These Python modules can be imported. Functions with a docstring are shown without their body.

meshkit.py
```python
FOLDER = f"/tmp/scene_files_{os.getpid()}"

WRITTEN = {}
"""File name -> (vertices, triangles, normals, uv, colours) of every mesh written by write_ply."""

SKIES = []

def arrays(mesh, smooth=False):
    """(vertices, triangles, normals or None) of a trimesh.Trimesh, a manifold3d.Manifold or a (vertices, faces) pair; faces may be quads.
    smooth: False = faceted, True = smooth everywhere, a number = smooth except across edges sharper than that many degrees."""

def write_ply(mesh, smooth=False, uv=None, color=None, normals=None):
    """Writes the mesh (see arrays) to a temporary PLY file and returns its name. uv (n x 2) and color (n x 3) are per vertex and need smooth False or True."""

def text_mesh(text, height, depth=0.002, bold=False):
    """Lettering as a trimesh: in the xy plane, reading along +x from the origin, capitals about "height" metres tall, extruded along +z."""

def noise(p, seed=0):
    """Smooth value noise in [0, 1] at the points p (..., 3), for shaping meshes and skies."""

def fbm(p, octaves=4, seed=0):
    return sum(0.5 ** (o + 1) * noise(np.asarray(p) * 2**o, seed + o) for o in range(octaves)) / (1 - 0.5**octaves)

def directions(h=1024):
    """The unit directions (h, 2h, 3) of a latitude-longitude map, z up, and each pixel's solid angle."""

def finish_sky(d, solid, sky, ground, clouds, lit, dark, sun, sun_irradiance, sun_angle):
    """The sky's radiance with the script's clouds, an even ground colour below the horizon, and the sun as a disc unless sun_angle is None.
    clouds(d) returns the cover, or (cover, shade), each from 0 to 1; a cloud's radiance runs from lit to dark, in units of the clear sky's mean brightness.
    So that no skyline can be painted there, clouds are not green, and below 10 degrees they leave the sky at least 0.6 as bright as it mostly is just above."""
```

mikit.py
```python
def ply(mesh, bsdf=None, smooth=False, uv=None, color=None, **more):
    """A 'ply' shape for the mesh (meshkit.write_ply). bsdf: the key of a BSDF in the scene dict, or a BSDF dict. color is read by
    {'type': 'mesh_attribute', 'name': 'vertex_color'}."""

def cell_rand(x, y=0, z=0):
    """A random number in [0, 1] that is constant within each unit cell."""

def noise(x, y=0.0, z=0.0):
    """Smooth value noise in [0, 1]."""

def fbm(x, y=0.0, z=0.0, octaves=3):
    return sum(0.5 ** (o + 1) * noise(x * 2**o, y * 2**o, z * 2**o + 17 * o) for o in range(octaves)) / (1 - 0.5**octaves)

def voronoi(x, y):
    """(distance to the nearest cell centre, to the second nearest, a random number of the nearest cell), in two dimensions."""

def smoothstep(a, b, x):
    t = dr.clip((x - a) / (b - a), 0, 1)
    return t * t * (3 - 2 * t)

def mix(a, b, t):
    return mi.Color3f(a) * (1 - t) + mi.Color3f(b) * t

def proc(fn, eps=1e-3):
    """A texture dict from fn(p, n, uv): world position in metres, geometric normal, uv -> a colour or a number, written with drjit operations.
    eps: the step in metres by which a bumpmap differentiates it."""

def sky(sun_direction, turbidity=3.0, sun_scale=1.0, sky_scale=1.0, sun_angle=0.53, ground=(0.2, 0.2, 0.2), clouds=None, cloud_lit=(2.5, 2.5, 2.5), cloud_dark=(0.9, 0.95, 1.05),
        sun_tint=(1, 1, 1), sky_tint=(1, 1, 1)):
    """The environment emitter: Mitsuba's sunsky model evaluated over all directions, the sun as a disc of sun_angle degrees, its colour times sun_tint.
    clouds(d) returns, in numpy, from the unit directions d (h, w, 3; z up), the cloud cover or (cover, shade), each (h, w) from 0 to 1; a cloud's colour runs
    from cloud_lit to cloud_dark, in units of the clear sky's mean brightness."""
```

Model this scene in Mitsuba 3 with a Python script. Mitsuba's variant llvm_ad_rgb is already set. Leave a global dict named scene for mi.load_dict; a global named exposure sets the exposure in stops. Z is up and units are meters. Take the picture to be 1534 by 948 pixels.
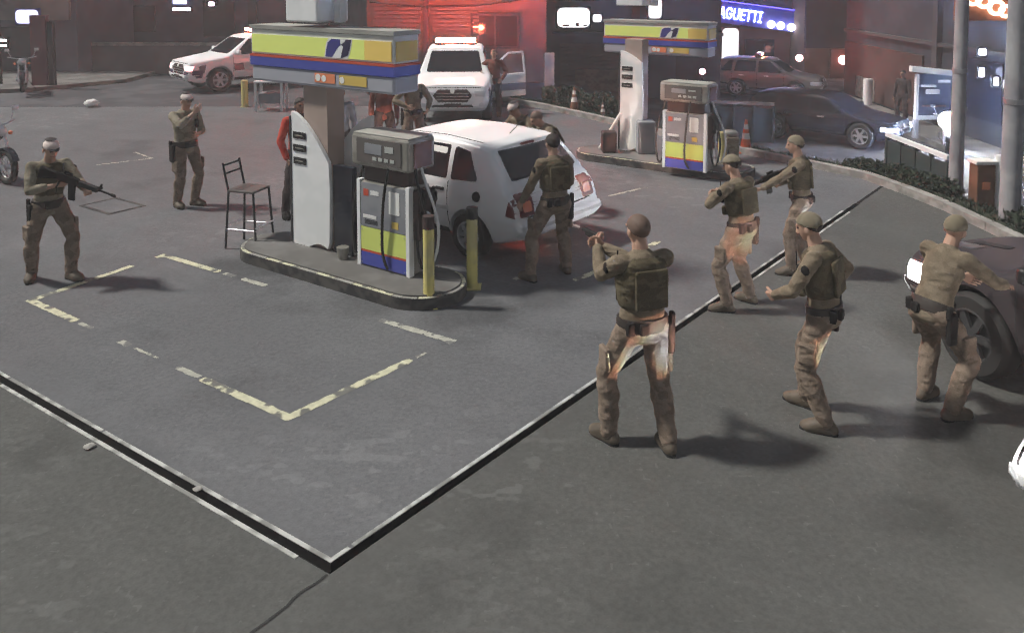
import math, random
import numpy as np, trimesh, shapely
import shapely.geometry as sg
from shapely.ops import unary_union
import manifold3d as m3
import drjit as dr
import mitsuba as mi, mikit, meshkit
from mikit import fbm, noise, smoothstep, mix, voronoi

T = mi.ScalarTransform4f
random.seed(7); np.random.seed(7)
scene, labels = {}, {}

# ---------------------------------------------------------------- camera, sky, exposure
exposure = 1.6
cam_o = np.array([0.0, 0.0, 3.5]); PITCH = math.radians(4.0); HAZE = 0.0040
scene['bloom_haze'] = {'type': 'homogeneous', 'albedo': {'type': 'rgb', 'value': [0.95, 0.95, 0.95]}, 'sigma_t': HAZE}  # added haze, gives the lamps their bloom
scene['camera'] = {'type': 'perspective', 'fov': 62.86, 'fov_axis': 'x', 'near_clip': 0.1, 'far_clip': 400.0,
    'principal_point_offset_x': 0.0, 'principal_point_offset_y': 421.2/948.0,
    'medium': {'type': 'ref', 'id': 'bloom_haze'},
    'to_world': T().look_at(origin=cam_o.tolist(), target=[0, math.cos(PITCH), 3.5 - math.sin(PITCH)], up=[0, 0, 1])}
scene['sky'] = mikit.sky((-1.0, 0.12, 1.28), turbidity=3, sun_scale=1.05, sky_scale=0.38, sun_angle=5.0, clouds=lambda d: 1.0,
    cloud_lit=(1.30, 1.5, 1.80), sun_tint=(0.86, 1.0, 1.22))

# ---------------------------------------------------------------- materials
def rgb(c): return {'type': 'rgb', 'value': [float(x) for x in (c if isinstance(c, (tuple, list)) else (c, c, c))]}
def mat(name, c, rough=0.6, metal=0.0, spec=0.5, clear=0.0, bump=None, bscale=0.002, **kw):
    d = {'type': 'principled', 'base_color': c if isinstance(c, dict) else rgb(c), 'roughness': rough, 'metallic': metal, 'specular': spec}
    if clear: d['clearcoat'] = clear; d['clearcoat_gloss'] = 0.9
    d.update(kw)
    if bump is not None: d = {'type': 'bumpmap', 'arbitrary': mikit.proc(bump), 'scale': bscale, 'bsdf': d}
    scene[name] = {'type': 'twosided', 'bsdf': d}
    return name
def worn(c1, c2, sc=3.0, lo=0.35, hi=0.65):
    def fn(p, n, uv):
        t = fbm(p.x*sc + 3.1, p.y*sc, p.z*sc, octaves=4)
        return mix(c1, c2, smoothstep(lo, hi, t))
    return mikit.proc(fn)

def concrete_fn(dark, light, tint_amt):
    def fn(p, n, uv):
        big = fbm(p.x*0.35 + 5, p.y*0.35, 0.0, octaves=3)
        med = fbm(p.x*1.7, p.y*1.7, 3.0, octaves=4)
        fine = noise(p.x*38, p.y*38, 1.0)
        streak = fbm(p.x*1.1*0.82 - p.y*1.1*0.57, p.x*5*0.57 + p.y*5*0.82, 7.0, octaves=3)
        oil = smoothstep(0.58, 0.82, fbm(p.x*1.15 + 40, p.y*1.15 + 9, 2.0, octaves=5))
        t = big*0.45 + med*0.35 + streak*0.2
        c = mix(dark, light, smoothstep(0.3, 0.7, t))
        c = c * (0.84 + 0.18*fine + 0.14*noise(p.x*110, p.y*110, 5.0)) + mi.Color3f(0.018)*smoothstep(0.90, 0.95, noise(p.x*27 + 9, p.y*27, 8.0))
        scuff = smoothstep(0.62, 0.72, fbm(p.x*6 + 11, p.y*9, 4.0, octaves=3))*smoothstep(0.45, 0.7, big)
        c = c + mi.Color3f(0.026)*scuff
        sp = mi.Float(0)  # dark blobs: stains, and a shadow painted in beside the first island
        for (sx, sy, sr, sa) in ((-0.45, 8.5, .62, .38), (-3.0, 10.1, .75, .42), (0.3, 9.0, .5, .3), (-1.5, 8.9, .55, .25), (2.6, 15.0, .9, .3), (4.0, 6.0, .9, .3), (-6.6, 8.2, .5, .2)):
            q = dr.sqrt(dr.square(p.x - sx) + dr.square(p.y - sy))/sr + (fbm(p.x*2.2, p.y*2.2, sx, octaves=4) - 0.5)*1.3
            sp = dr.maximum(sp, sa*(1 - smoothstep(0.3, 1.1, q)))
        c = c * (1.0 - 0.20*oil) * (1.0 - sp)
        return c
    return mikit.proc(fn)
cb = lambda p, n, uv: fbm(p.x*60, p.y*60, p.z*60, octaves=2)
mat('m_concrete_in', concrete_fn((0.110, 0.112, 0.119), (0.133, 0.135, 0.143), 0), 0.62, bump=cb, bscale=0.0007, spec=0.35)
mat('m_concrete_out', concrete_fn((0.079, 0.080, 0.076), (0.093, 0.094, 0.090), 0), 0.62, bump=cb, bscale=0.0007, spec=0.35)  # darker copy: falloff of light beyond the drain put into the colour
mat('m_asphalt', worn((0.048, 0.048, 0.055), (0.075, 0.074, 0.082), 1.3), 0.7, bump=cb, bscale=0.003)
mat('m_pave', worn((0.10, 0.095, 0.09), (0.15, 0.145, 0.14), 2.0), 0.8)
mat('m_kerb', worn((0.20, 0.195, 0.18), (0.30, 0.29, 0.27), 5.0), 0.8)
mat('m_kerb_dark', worn((0.030, 0.030, 0.032), (0.07, 0.065, 0.06), 6.0), 0.7)
mat('m_soil', worn((0.028, 0.033, 0.022), (0.05, 0.055, 0.036), 4.0), 0.95)
def paint_fn(c, g):
    def fn(p, n, uv):
        w = fbm(p.x*9, p.y*9, 1.0, octaves=4)
        return mix(g, c, smoothstep(0.33, 0.47, w))*(0.85 + 0.3*noise(p.x*30, p.y*30))
    return mikit.proc(fn)
mat('m_line', paint_fn((0.50, 0.485, 0.35), (0.15, 0.148, 0.135)), 0.7)
mat('m_line_old', paint_fn((0.36, 0.355, 0.31), (0.155, 0.153, 0.15)), 0.7)
mat('m_drain', (0.008, 0.008, 0.009), 0.6)
mat('m_drain_edge', worn((0.22, 0.22, 0.21), (0.5, 0.5, 0.48), 7.0), 0.6)
mat('m_crack', (0.03, 0.03, 0.03), 0.9)
mat('m_white', worn((0.74, 0.76, 0.76), (0.82, 0.83, 0.83), 2.5), 0.35, clear=0.3)
mat('m_offwhite', worn((0.55, 0.56, 0.56), (0.68, 0.68, 0.67), 4.0), 0.45)
mat('m_carwhite', (0.82, 0.83, 0.84), 0.28, clear=0.8)
mat('m_cardark', (0.035, 0.028, 0.032), 0.4, clear=0.4)
mat('m_carsilver', (0.22, 0.21, 0.19), 0.35, metal=0.3, clear=0.6)
mat('m_carblack', (0.016, 0.017, 0.024), 0.25, clear=0.9)
mat('m_policegrey', (0.10, 0.105, 0.13), 0.35, clear=0.5)
mat('m_glass', (0.012, 0.013, 0.017), 0.06, spec=0.6)
mat('m_black', (0.016, 0.016, 0.017), 0.5)
mat('m_rubber', (0.018, 0.018, 0.018), 0.75)
mat('m_trim', (0.035, 0.035, 0.037), 0.6)
mat('m_chrome', (0.75, 0.75, 0.76), 0.18, metal=1.0)
mat('m_steel', (0.45, 0.45, 0.46), 0.35, metal=0.8)
mat('m_alloy', (0.52, 0.52, 0.54), 0.35, metal=0.5)
mat('m_yellow_sign', (0.62, 0.70, 0.17), 0.4, clear=0.3)
mat('m_amber_sign', (0.62, 0.45, 0.11), 0.4, clear=0.3)
mat('m_blue_sign', (0.06, 0.075, 0.36), 0.4, clear=0.3)
mat('m_navy', (0.05, 0.05, 0.22), 0.4)
mat('m_navy_dark', (0.03, 0.025, 0.07), 0.4)
mat('m_redline', (0.50, 0.08, 0.045), 0.4)
mat('m_orange_sign', (0.75, 0.25, 0.12), 0.4)
mat('m_grey_sign', (0.36, 0.37, 0.42), 0.45)
mat('m_signtop', worn((0.25, 0.25, 0.23), (0.34, 0.34, 0.31), 3.0), 0.6)
mat('m_col_shaded', (0.36, 0.28, 0.24), 0.6)  # column core: shade below the sign put into its colour
mat('m_pump_grey', worn((0.20, 0.21, 0.235), (0.25, 0.26, 0.28), 3.0), 0.4)
mat('m_pump_metal', worn((0.26, 0.25, 0.22), (0.38, 0.365, 0.33), 5.0), 0.35, metal=0.4)
mat('m_pump_dark', (0.05, 0.033, 0.032), 0.5)
mat('m_pump_panel', (0.11, 0.10, 0.095), 0.4)
mat('m_lcd', (0.42, 0.44, 0.42), 0.2)
mat('m_bollard', worn((0.60, 0.52, 0.17), (0.46, 0.41, 0.19), 5.0), 0.5)
mat('m_cone', (0.55, 0.12, 0.045), 0.5)
mat('m_cone_white', (0.75, 0.73, 0.70), 0.5)
mat('m_wood', worn((0.075, 0.045, 0.03), (0.11, 0.07, 0.045), 5.0), 0.7)
mat('m_wall_brown', worn((0.062, 0.047, 0.044), (0.085, 0.064, 0.06), 0.8), 0.85)
mat('m_wall_plaster', worn((0.13, 0.095, 0.085), (0.18, 0.13, 0.115), 0.9), 0.85)
mat('m_wall_dark', worn((0.045, 0.043, 0.05), (0.062, 0.06, 0.066), 0.8), 0.85)
mat('m_wall_blue', worn((0.055, 0.062, 0.088), (0.075, 0.083, 0.112), 0.7), 0.85)
mat('m_wall_red', worn((0.075, 0.034, 0.03), (0.10, 0.045, 0.04), 0.8), 0.85)
mat('m_wall_night', worn((0.030, 0.034, 0.048), (0.042, 0.047, 0.064), 0.7), 0.85)
mat('m_wall_oxide', worn((0.05, 0.026, 0.024), (0.07, 0.035, 0.032), 0.7), 0.85)
mat('m_wall_beige', worn((0.14, 0.115, 0.095), (0.18, 0.15, 0.125), 1.1), 0.85)
mat('m_wall_grey', worn((0.12, 0.115, 0.115), (0.16, 0.155, 0.155), 0.8), 0.85)
mat('m_shutter', (0.10, 0.105, 0.12), 0.5)
mat('m_pane_dark', (0.016, 0.019, 0.028), 0.08)
mat('m_maroon', (0.10, 0.035, 0.045), 0.6)
mat('m_pole', worn((0.24, 0.24, 0.26), (0.32, 0.32, 0.33), 3.0), 0.8)
mat('m_greenfence', (0.017, 0.028, 0.025), 0.8)
mat('m_rust', worn((0.13, 0.055, 0.03), (0.18, 0.08, 0.045), 4.0), 0.7)
def camo(c1, c2, c3, sc=9.0):
    def fn(p, n, uv):
        a = fbm(p.x*sc + 3, p.y*sc + 8, p.z*sc*1.3, octaves=3); b = fbm(p.x*sc*1.4 + 31, p.y*sc*1.4, p.z*sc*1.4 + 5, octaves=3)
        c = mix(c1, c2, smoothstep(0.44, 0.50, a)); c = mix(c, c3, smoothstep(0.57, 0.62, b)*0.8)
        return c*(0.86 + 0.28*noise(p.x*140, p.y*140, p.z*140))
    return mikit.proc(fn)
def cloth_bump(p, n, uv):
    w = fbm(p.x*7, p.y*7, p.z*16, octaves=3)
    return 1.0 - dr.abs(w - 0.5)*2.0 + 0.04*noise(p.x*160, p.y*160, p.z*160)
C_ = dict(bump=cloth_bump, bscale=0.022, spec=0.15)
mat('m_khaki', camo((0.172, 0.138, 0.098), (0.195, 0.158, 0.115), (0.150, 0.118, 0.084)), 0.9, **C_)
mat('m_khaki_pants', camo((0.178, 0.136, 0.104), (0.212, 0.165, 0.13), (0.145, 0.11, 0.084)), 0.9, **C_)
mat('m_khaki_light', camo((0.215, 0.19, 0.145), (0.27, 0.24, 0.185), (0.18, 0.155, 0.115)), 0.9, **C_)
mat('m_vest', camo((0.086, 0.071, 0.045), (0.108, 0.090, 0.058), (0.070, 0.058, 0.039)), 0.9, **C_)
mat('m_boot', worn((0.075, 0.058, 0.042), (0.115, 0.09, 0.066), 9.0), 0.7)
mat('m_belt', (0.035, 0.027, 0.023), 0.6)
mat('m_gear', (0.022, 0.020, 0.020), 0.85, spec=0.1)
mat('m_cap', worn((0.18, 0.155, 0.11), (0.23, 0.20, 0.15), 9.0), 0.9, spec=0.15)
mat('m_cap_lit', worn((0.55, 0.45, 0.42), (0.66, 0.56, 0.52), 9.0), 0.8)
mat('m_cap_dark', (0.05, 0.04, 0.042), 0.9)
mat('m_skin', (0.42, 0.26, 0.19), 0.5, spec=0.4)
mat('m_skin_dark', (0.26, 0.15, 0.105), 0.5, spec=0.4)
mat('m_hair', (0.028, 0.02, 0.017), 0.7)
mat('m_hair_grey', (0.13, 0.085, 0.066), 0.7)
mat('m_eye', (0.05, 0.04, 0.035), 0.2)
mat('m_lip', (0.30, 0.15, 0.12), 0.5)
mat('m_red_shirt', worn((0.40, 0.055, 0.04), (0.50, 0.085, 0.06), 7.0), 0.85, spec=0.2)
mat('m_maroon_shirt', worn((0.14, 0.055, 0.045), (0.19, 0.075, 0.06), 7.0), 0.9, spec=0.15)
mat('m_grey_shirt', worn((0.20, 0.20, 0.22), (0.26, 0.26, 0.28), 7.0), 0.9, spec=0.15)
mat('m_dark_pants', worn((0.045, 0.036, 0.038), (0.07, 0.056, 0.055), 7.0), 0.9, spec=0.15)
mat('m_taillight', (0.15, 0.035, 0.034), 0.15, clear=0.8)
mat('m_lamp_glass', (0.62, 0.64, 0.66), 0.12, spec=0.7)
mat('m_plastic_white', (0.78, 0.78, 0.75), 0.45)
mat('m_leaf', worn((0.012, 0.021, 0.012), (0.026, 0.040, 0.022), 6.0), 0.8)
mat('m_handset', (0.8, 0.79, 0.76), 0.4)
mat('m_emblack', (0.0, 0.0, 0.0), 0.6)

# ---------------------------------------------------------------- scene helpers
def uniq(name, pool):
    if name not in pool: return name
    i = 1
    while f'{name}_{i:03d}' in pool: i += 1
    return f'{name}_{i:03d}'
used = set()
def thing(name, label, cat, group=None):
    key = uniq(name, used); used.add(key)
    labels[key] = {'label': label, 'category': cat}
    if group: labels[key]['group'] = group
    return key
def struct(name, mesh, m, smooth=False):
    key = uniq(name, used); used.add(key)
    scene[key] = mikit.ply(mesh, m, smooth=smooth)
    labels[key] = {'kind': 'structure'}
    return key
def part(parent, name, mesh, m, smooth=False, M=None, emit=None, label=None, kind=None):
    key = uniq(f'{parent}__{name}', used); used.add(key)
    if M is not None: mesh = mesh.copy(); mesh.apply_transform(M)
    scene[key] = mikit.ply(mesh, m, smooth=smooth)
    if emit is not None: scene[key]['emitter'] = {'type': 'area', 'radiance': rgb(emit)}
    if label or kind:
        labels[key] = {}
        if label: labels[key]['label'] = label
        if kind: labels[key]['kind'] = kind
    return key
def solo(name, mesh, m, label, cat, smooth=False, group=None, M=None, emit=None):
    key = thing(name, label, cat, group)
    if M is not None: mesh = mesh.copy(); mesh.apply_transform(M)
    scene[key] = mikit.ply(mesh, m, smooth=smooth)
    if emit is not None: scene[key]['emitter'] = {'type': 'area', 'radiance': rgb(emit)}
    return key
def cat(*ms): return trimesh.util.concatenate(list(ms))
def tm(man):
    me = man.to_mesh(); return trimesh.Trimesh(np.array(me.vert_properties)[:, :3], np.array(me.tri_verts), process=False)
def mf(mesh):
    return m3.Manifold(m3.Mesh(np.asarray(mesh.vertices, np.float32), np.asarray(mesh.faces, np.uint32)))
def box(sx, sy, sz, c=(0, 0, 0), r=0.0):
    """box centred in x, y with its base at c.z; r rounds the edges."""
    if r > 0:
        a = [m3.Manifold.sphere(r, 8).translate((x*(sx/2 - r), y*(sy/2 - r), z)) for x in (-1, 1) for y in (-1, 1) for z in (r, sz - r)]
        mesh = tm(m3.Manifold.batch_hull(a))
    else:
        mesh = trimesh.creation.box((sx, sy, sz)); mesh.apply_translation((0, 0, sz/2))
    mesh.apply_translation(c); return mesh
def span(x0, x1, y0, y1, z0, z1, r=0.0): return box(x1 - x0, y1 - y0, z1 - z0, ((x0 + x1)/2, (y0 + y1)/2, z0), r)
def cyl(r, h, c=(0, 0, 0), n=20, r2=None):
    mesh = tm(m3.Manifold.cylinder(h, r, r if r2 is None else r2, n)); mesh.apply_translation(c); return mesh
def tube(pts, r, n=8):
    pts = [np.asarray(p, float) for p in pts]
    ms = []
    for a, b in zip(pts[:-1], pts[1:]):
        ms.append(m3.Manifold.batch_hull([m3.Manifold.sphere(r, n).translate(tuple(a)), m3.Manifold.sphere(r, n).translate(tuple(b))]))
    return tm(m3.Manifold.batch_boolean(ms, m3.OpType.Add)) if len(ms) > 1 else tm(ms[0])
def smooth_path(pts, n=24):
    from scipy.interpolate import CubicSpline
    p = np.asarray(pts, float); t = np.r_[0, np.cumsum(np.linalg.norm(np.diff(p, axis=0), axis=1))]
    return CubicSpline(t, p)(np.linspace(0, t[-1], n))
def bar(a, b, w, h=None):
    """square bar from a to b"""
    a, b = np.asarray(a, float), np.asarray(b, float); L = np.linalg.norm(b - a); d = (b - a)/L
    u = np.cross([0, 0, 1.0], d); u = u/np.linalg.norm(u) if np.linalg.norm(u) > 1e-3 else np.array([1.0, 0, 0])
    v = np.cross(d, u); M = np.eye(4); M[:3, 0], M[:3, 1], M[:3, 2], M[:3, 3] = d, u, v, (a + b)/2
    m = trimesh.creation.box((L, w, h or w)); m.apply_transform(M); return m
def prism(poly, h, z=0.0):
    g = poly if hasattr(poly, 'geoms') or hasattr(poly, 'exterior') else sg.Polygon(poly)
    gs = list(g.geoms) if hasattr(g, 'geoms') else [g]
    ms = [trimesh.creation.extrude_polygon(q, h, engine='earcut') for q in gs]
    m = cat(*ms); m.apply_translation((0, 0, z)); return m
def sheet(poly, z):
    g = poly if hasattr(poly, 'exterior') or hasattr(poly, 'geoms') else sg.Polygon(poly)
    gs = list(g.geoms) if hasattr(g, 'geoms') else [g]
    ms = []
    for q in gs:
        v, f = trimesh.creation.triangulate_polygon(q, engine='earcut')
        ms.append(trimesh.Trimesh(np.c_[v, np.full(len(v), z)], f, process=False))
    m = cat(*ms)
    m.fix_normals()
    if m.face_normals[0, 2] < 0: m.invert()
    return m
def strip(a, b, w):
    return sg.LineString([a, b]).buffer(w/2, cap_style=2)
def frame(origin, xdir, up=(0, 0, 1)):
    """matrix: local x along xdir, local z up."""
    x = np.array(xdir, float); x = x/np.linalg.norm(x); z = np.array(up, float); y = np.cross(z, x)
    M = np.eye(4); M[:3, 0], M[:3, 1], M[:3, 2], M[:3, 3] = x, y, z, origin; return M
def upright(mesh):
    """xy drawing (x right, y up, depth +z) -> stands in the xz plane, facing -y"""
    M = np.array([[1, 0, 0, 0], [0, 0, -1, 0], [0, 1, 0, 0], [0, 0, 0, 1.0]]); m = mesh.copy(); m.apply_transform(M); return m
def R3(axis, deg): return trimesh.transformations.rotation_matrix(math.radians(deg), axis)
def T3(x, y, z): return trimesh.transformations.translation_matrix((x, y, z))
AX = np.array([0.82, -0.572, 0]); BX = np.array([0.572, 0.82, 0])     # the two directions the station is laid out in
# ---------------------------------------------------------------- setting: ground, forecourt, street
struct('ground', sheet([(-110, -40), (110, -40), (110, 150), (-110, 150)], -1.31), 'm_asphalt')
kerb = [(-3.2, 24.62), (-0.9, 24.3), (1.11, 21.83), (4.36, 16.73), (6.12, 14.47), (6.53, 12.74), (6.66, 10.65), (6.75, 4.0), (6.75, -12.0)]
slab = sg.Polygon([(-60, -12), (-60, 30.0), (-3.2, 30.0)] + kerb)
dr_l, dr_c, dr_r, dr_e = (-9.5, 10.58), (-1.08, 4.74), (5.35, 12.76), (6.20, 13.82)
chan = sg.LineString([dr_l, dr_c, dr_r]).buffer(0.036, cap_style=2, join_style=2)
slab_cut = slab.difference(chan)
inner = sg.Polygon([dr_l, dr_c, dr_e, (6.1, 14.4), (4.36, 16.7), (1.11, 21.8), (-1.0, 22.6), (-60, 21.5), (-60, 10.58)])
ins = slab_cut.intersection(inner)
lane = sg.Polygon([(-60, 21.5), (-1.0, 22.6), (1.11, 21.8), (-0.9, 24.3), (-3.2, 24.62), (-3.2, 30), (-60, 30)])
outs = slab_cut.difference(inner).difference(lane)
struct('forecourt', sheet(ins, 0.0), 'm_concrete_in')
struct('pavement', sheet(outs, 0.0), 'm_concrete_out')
struct('street', sheet(lane, -0.002), 'm_asphalt')
# the slab's edge down to the street level
edge = prism(slab.buffer(-0.02), 1.30, -1.309); struct('foundation', span(-60, 6.6, -12, -11.9, -1.3, -0.02), 'm_kerb_dark')
kb = []
k = thing('roadside_kerb', 'pale concrete kerb along the far and right edge of the forecourt', 'kerb')
KL = sg.LineString(kerb[1:])
n = int(KL.length/1.0)
for i in range(n):
    a, b = KL.interpolate(i*KL.length/n + 0.008), KL.interpolate((i + 1)*KL.length/n - 0.008)
    part(k, 'kerb_stone', prism(strip((a.x, a.y), (b.x, b.y), 0.15), 0.14 + 0.008*random.random(), -0.02), 'm_kerb')
# grassed bank from the kerb down to the street
ks = np.array([[KL.interpolate(t).x, KL.interpolate(t).y] for t in np.linspace(0, KL.length, 60)])
tan = np.gradient(ks, axis=0); tan /= np.linalg.norm(tan, axis=1)[:, None]; nrm = np.c_[-tan[:, 1], tan[:, 0]]
nrm = np.array([v if v[0] > 0 else -v for v in nrm])
for _ in range(12): nrm = np.vstack([nrm[:1], (nrm[:-2] + nrm[1:-1] + nrm[2:])/3, nrm[-1:]])
nrm /= np.linalg.norm(nrm, axis=1)[:, None]
rows = []
for s, z in [(0.05, 0.09), (0.5, 0.02), (1.0, -0.15), (1.6, -0.5), (2.3, -0.95), (3.0, -1.32)]:
    q = ks + nrm*s; zz = z + 0.08*(meshkit.fbm(np.c_[q*1.5, q[:, 0]*0], 3) - 0.5)*(0.3 < s < 2.9)
    rows.append(np.c_[q, zz])
V = np.vstack(rows); nk = len(ks)
F = [[r*nk + i, r*nk + i + 1, (r + 1)*nk + i + 1, (r + 1)*nk + i] for r in range(len(rows) - 1) for i in range(nk - 1)]
bank = trimesh.Trimesh(V, np.vstack([[f[0], f[1], f[2]] for f in F] + [[f[0], f[2], f[3]] for f in F]), process=False)
struct('bank', bank, 'm_soil', smooth=True)
# grass on the bank
def blades(pts, h, w, seed):
    rs = np.random.RandomState(seed); n = len(pts); a = rs.rand(n)*6.283; hh = h*(0.5 + rs.rand(n)); d = np.c_[np.cos(a), np.sin(a), 0*a]*w
    lean = np.c_[rs.randn(n, 2)*0.4*hh[:, None], hh]
    v = np.stack([pts - d, pts + d, pts + lean], 1).reshape(-1, 3); f = np.arange(3*n).reshape(-1, 3)
    return trimesh.Trimesh(v, f, process=False)
gp_, _ = trimesh.sample.sample_surface(bank, 26000, seed=3)
scene['verge_grass'] = mikit.ply(blades(np.asarray(gp_), 0.10, 0.012, 4), 'm_leaf'); used.add('verge_grass')
labels['verge_grass'] = {'label': 'dark green grass covering the bank behind the kerb', 'category': 'grass', 'kind': 'stuff'}
# far pavements
struct('far_sidewalk', prism([(12.0, 12), (13.35, 12), (13.35, 34.2), (24, 34.2), (24, 39.9), (2.4, 39.9), (2.4, 38.0), (12.0, 33.0)], 0.14, -1.305), 'm_pave')
struct('left_sidewalk', prism([(-40, 20.0), (-14.9, 25.2), (-12.8, 27.6), (-12.8, 29.9), (-40, 29.9)], 0.12, -0.003), 'm_pave')

# drain channel
d = thing('drain_channel', 'black slot drain with worn pale edges forming a wide V on the forecourt', 'drain')
part(d, 'channel', sheet(chan, -0.07), 'm_drain')
wl = chan.boundary
c = np.array(chan.exterior.coords)
wv = np.vstack([np.c_[c, np.full(len(c), -0.001)], np.c_[c, np.full(len(c), -0.07)]]); nc = len(c)
part(d, 'channel_wall', trimesh.Trimesh(wv, [[i, i + 1, nc + i + 1] for i in range(nc - 1)] + [[i, nc + i + 1, nc + i] for i in range(nc - 1)], process=False), 'm_drain')
for o in (1, -1):
    e = sg.LineString([dr_l, dr_c, (5.0, 12.32)]).parallel_offset(0.050, 'left' if o > 0 else 'right', join_style=2)
    # worn away in places: kept as separate lengths
    e = sg.LineString(e.coords); t, rs = 0.0, random.Random(5 + o)
    while t < e.length:
        L = rs.uniform(1.5, 4.0)
        if not (o < 0 and 9.9 < t < 15.0 and rs.random() < 0.5):
            seg = shapely.ops.substring(e, t, min(e.length, t + L - 0.03))
            if seg.length > 0.05: part(d, 'steel_edge', prism(seg.buffer(0.013 + 0.003*rs.random(), cap_style=2, join_style=2), 0.006, -0.001), 'm_drain_edge')
        t += L
part(d, 'far_slot', sheet(strip(dr_r, dr_e, 0.05), 0.004), 'm_drain')
# expansion joint running on from the drain's corner
rs = random.Random(2)
pts = [np.array([-1.10, 4.68]) + (np.array([-1.95, 3.42]) - np.array([-1.10, 4.68]))*t + np.array([rs.uniform(-.012, .012), 0]) for t in np.linspace(0, 1, 22)]
solo('pavement_crack', sheet(sg.LineString(pts).buffer(0.009), 0.004), 'm_crack', 'thin dark crack running from the corner of the slot drain to the bottom edge', 'crack')
# painted bay markings
def mark(name, segs, label, w=0.085, m='m_line', group=None, z=0.004):
    key = thing(name, label, 'road marking', group)
    for s in segs:
        mm = m
        if isinstance(s[-1], str): s, mm = s[:-1], s[-1]
        ww = w
        if isinstance(s[-1], float): s, ww = s[:-1], s[-1]
        ln = sg.LineString(s).buffer(ww/2, cap_style=2, join_style=2)
        # ragged edges
        cs = []
        ex = ln.exterior; nn = max(12, int(ex.length/0.05))
        for i in range(nn):
            q = ex.interpolate(i/nn, normalized=True); cs.append((q.x + rs.uniform(-.006, .006), q.y + rs.uniform(-.006, .006)))
        part(key, 'stripe', sheet(sg.Polygon(cs).buffer(0), z), mm)
    return key
P1, P2, P3, P4 = (np.array(q) for q in ((-5.22, 8.86), (-1.78, 6.44), (-4.39, 10.34), (-0.59, 7.85)))
L_ = lambda a, b, t: tuple((a + (b - a)*t).tolist())
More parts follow.
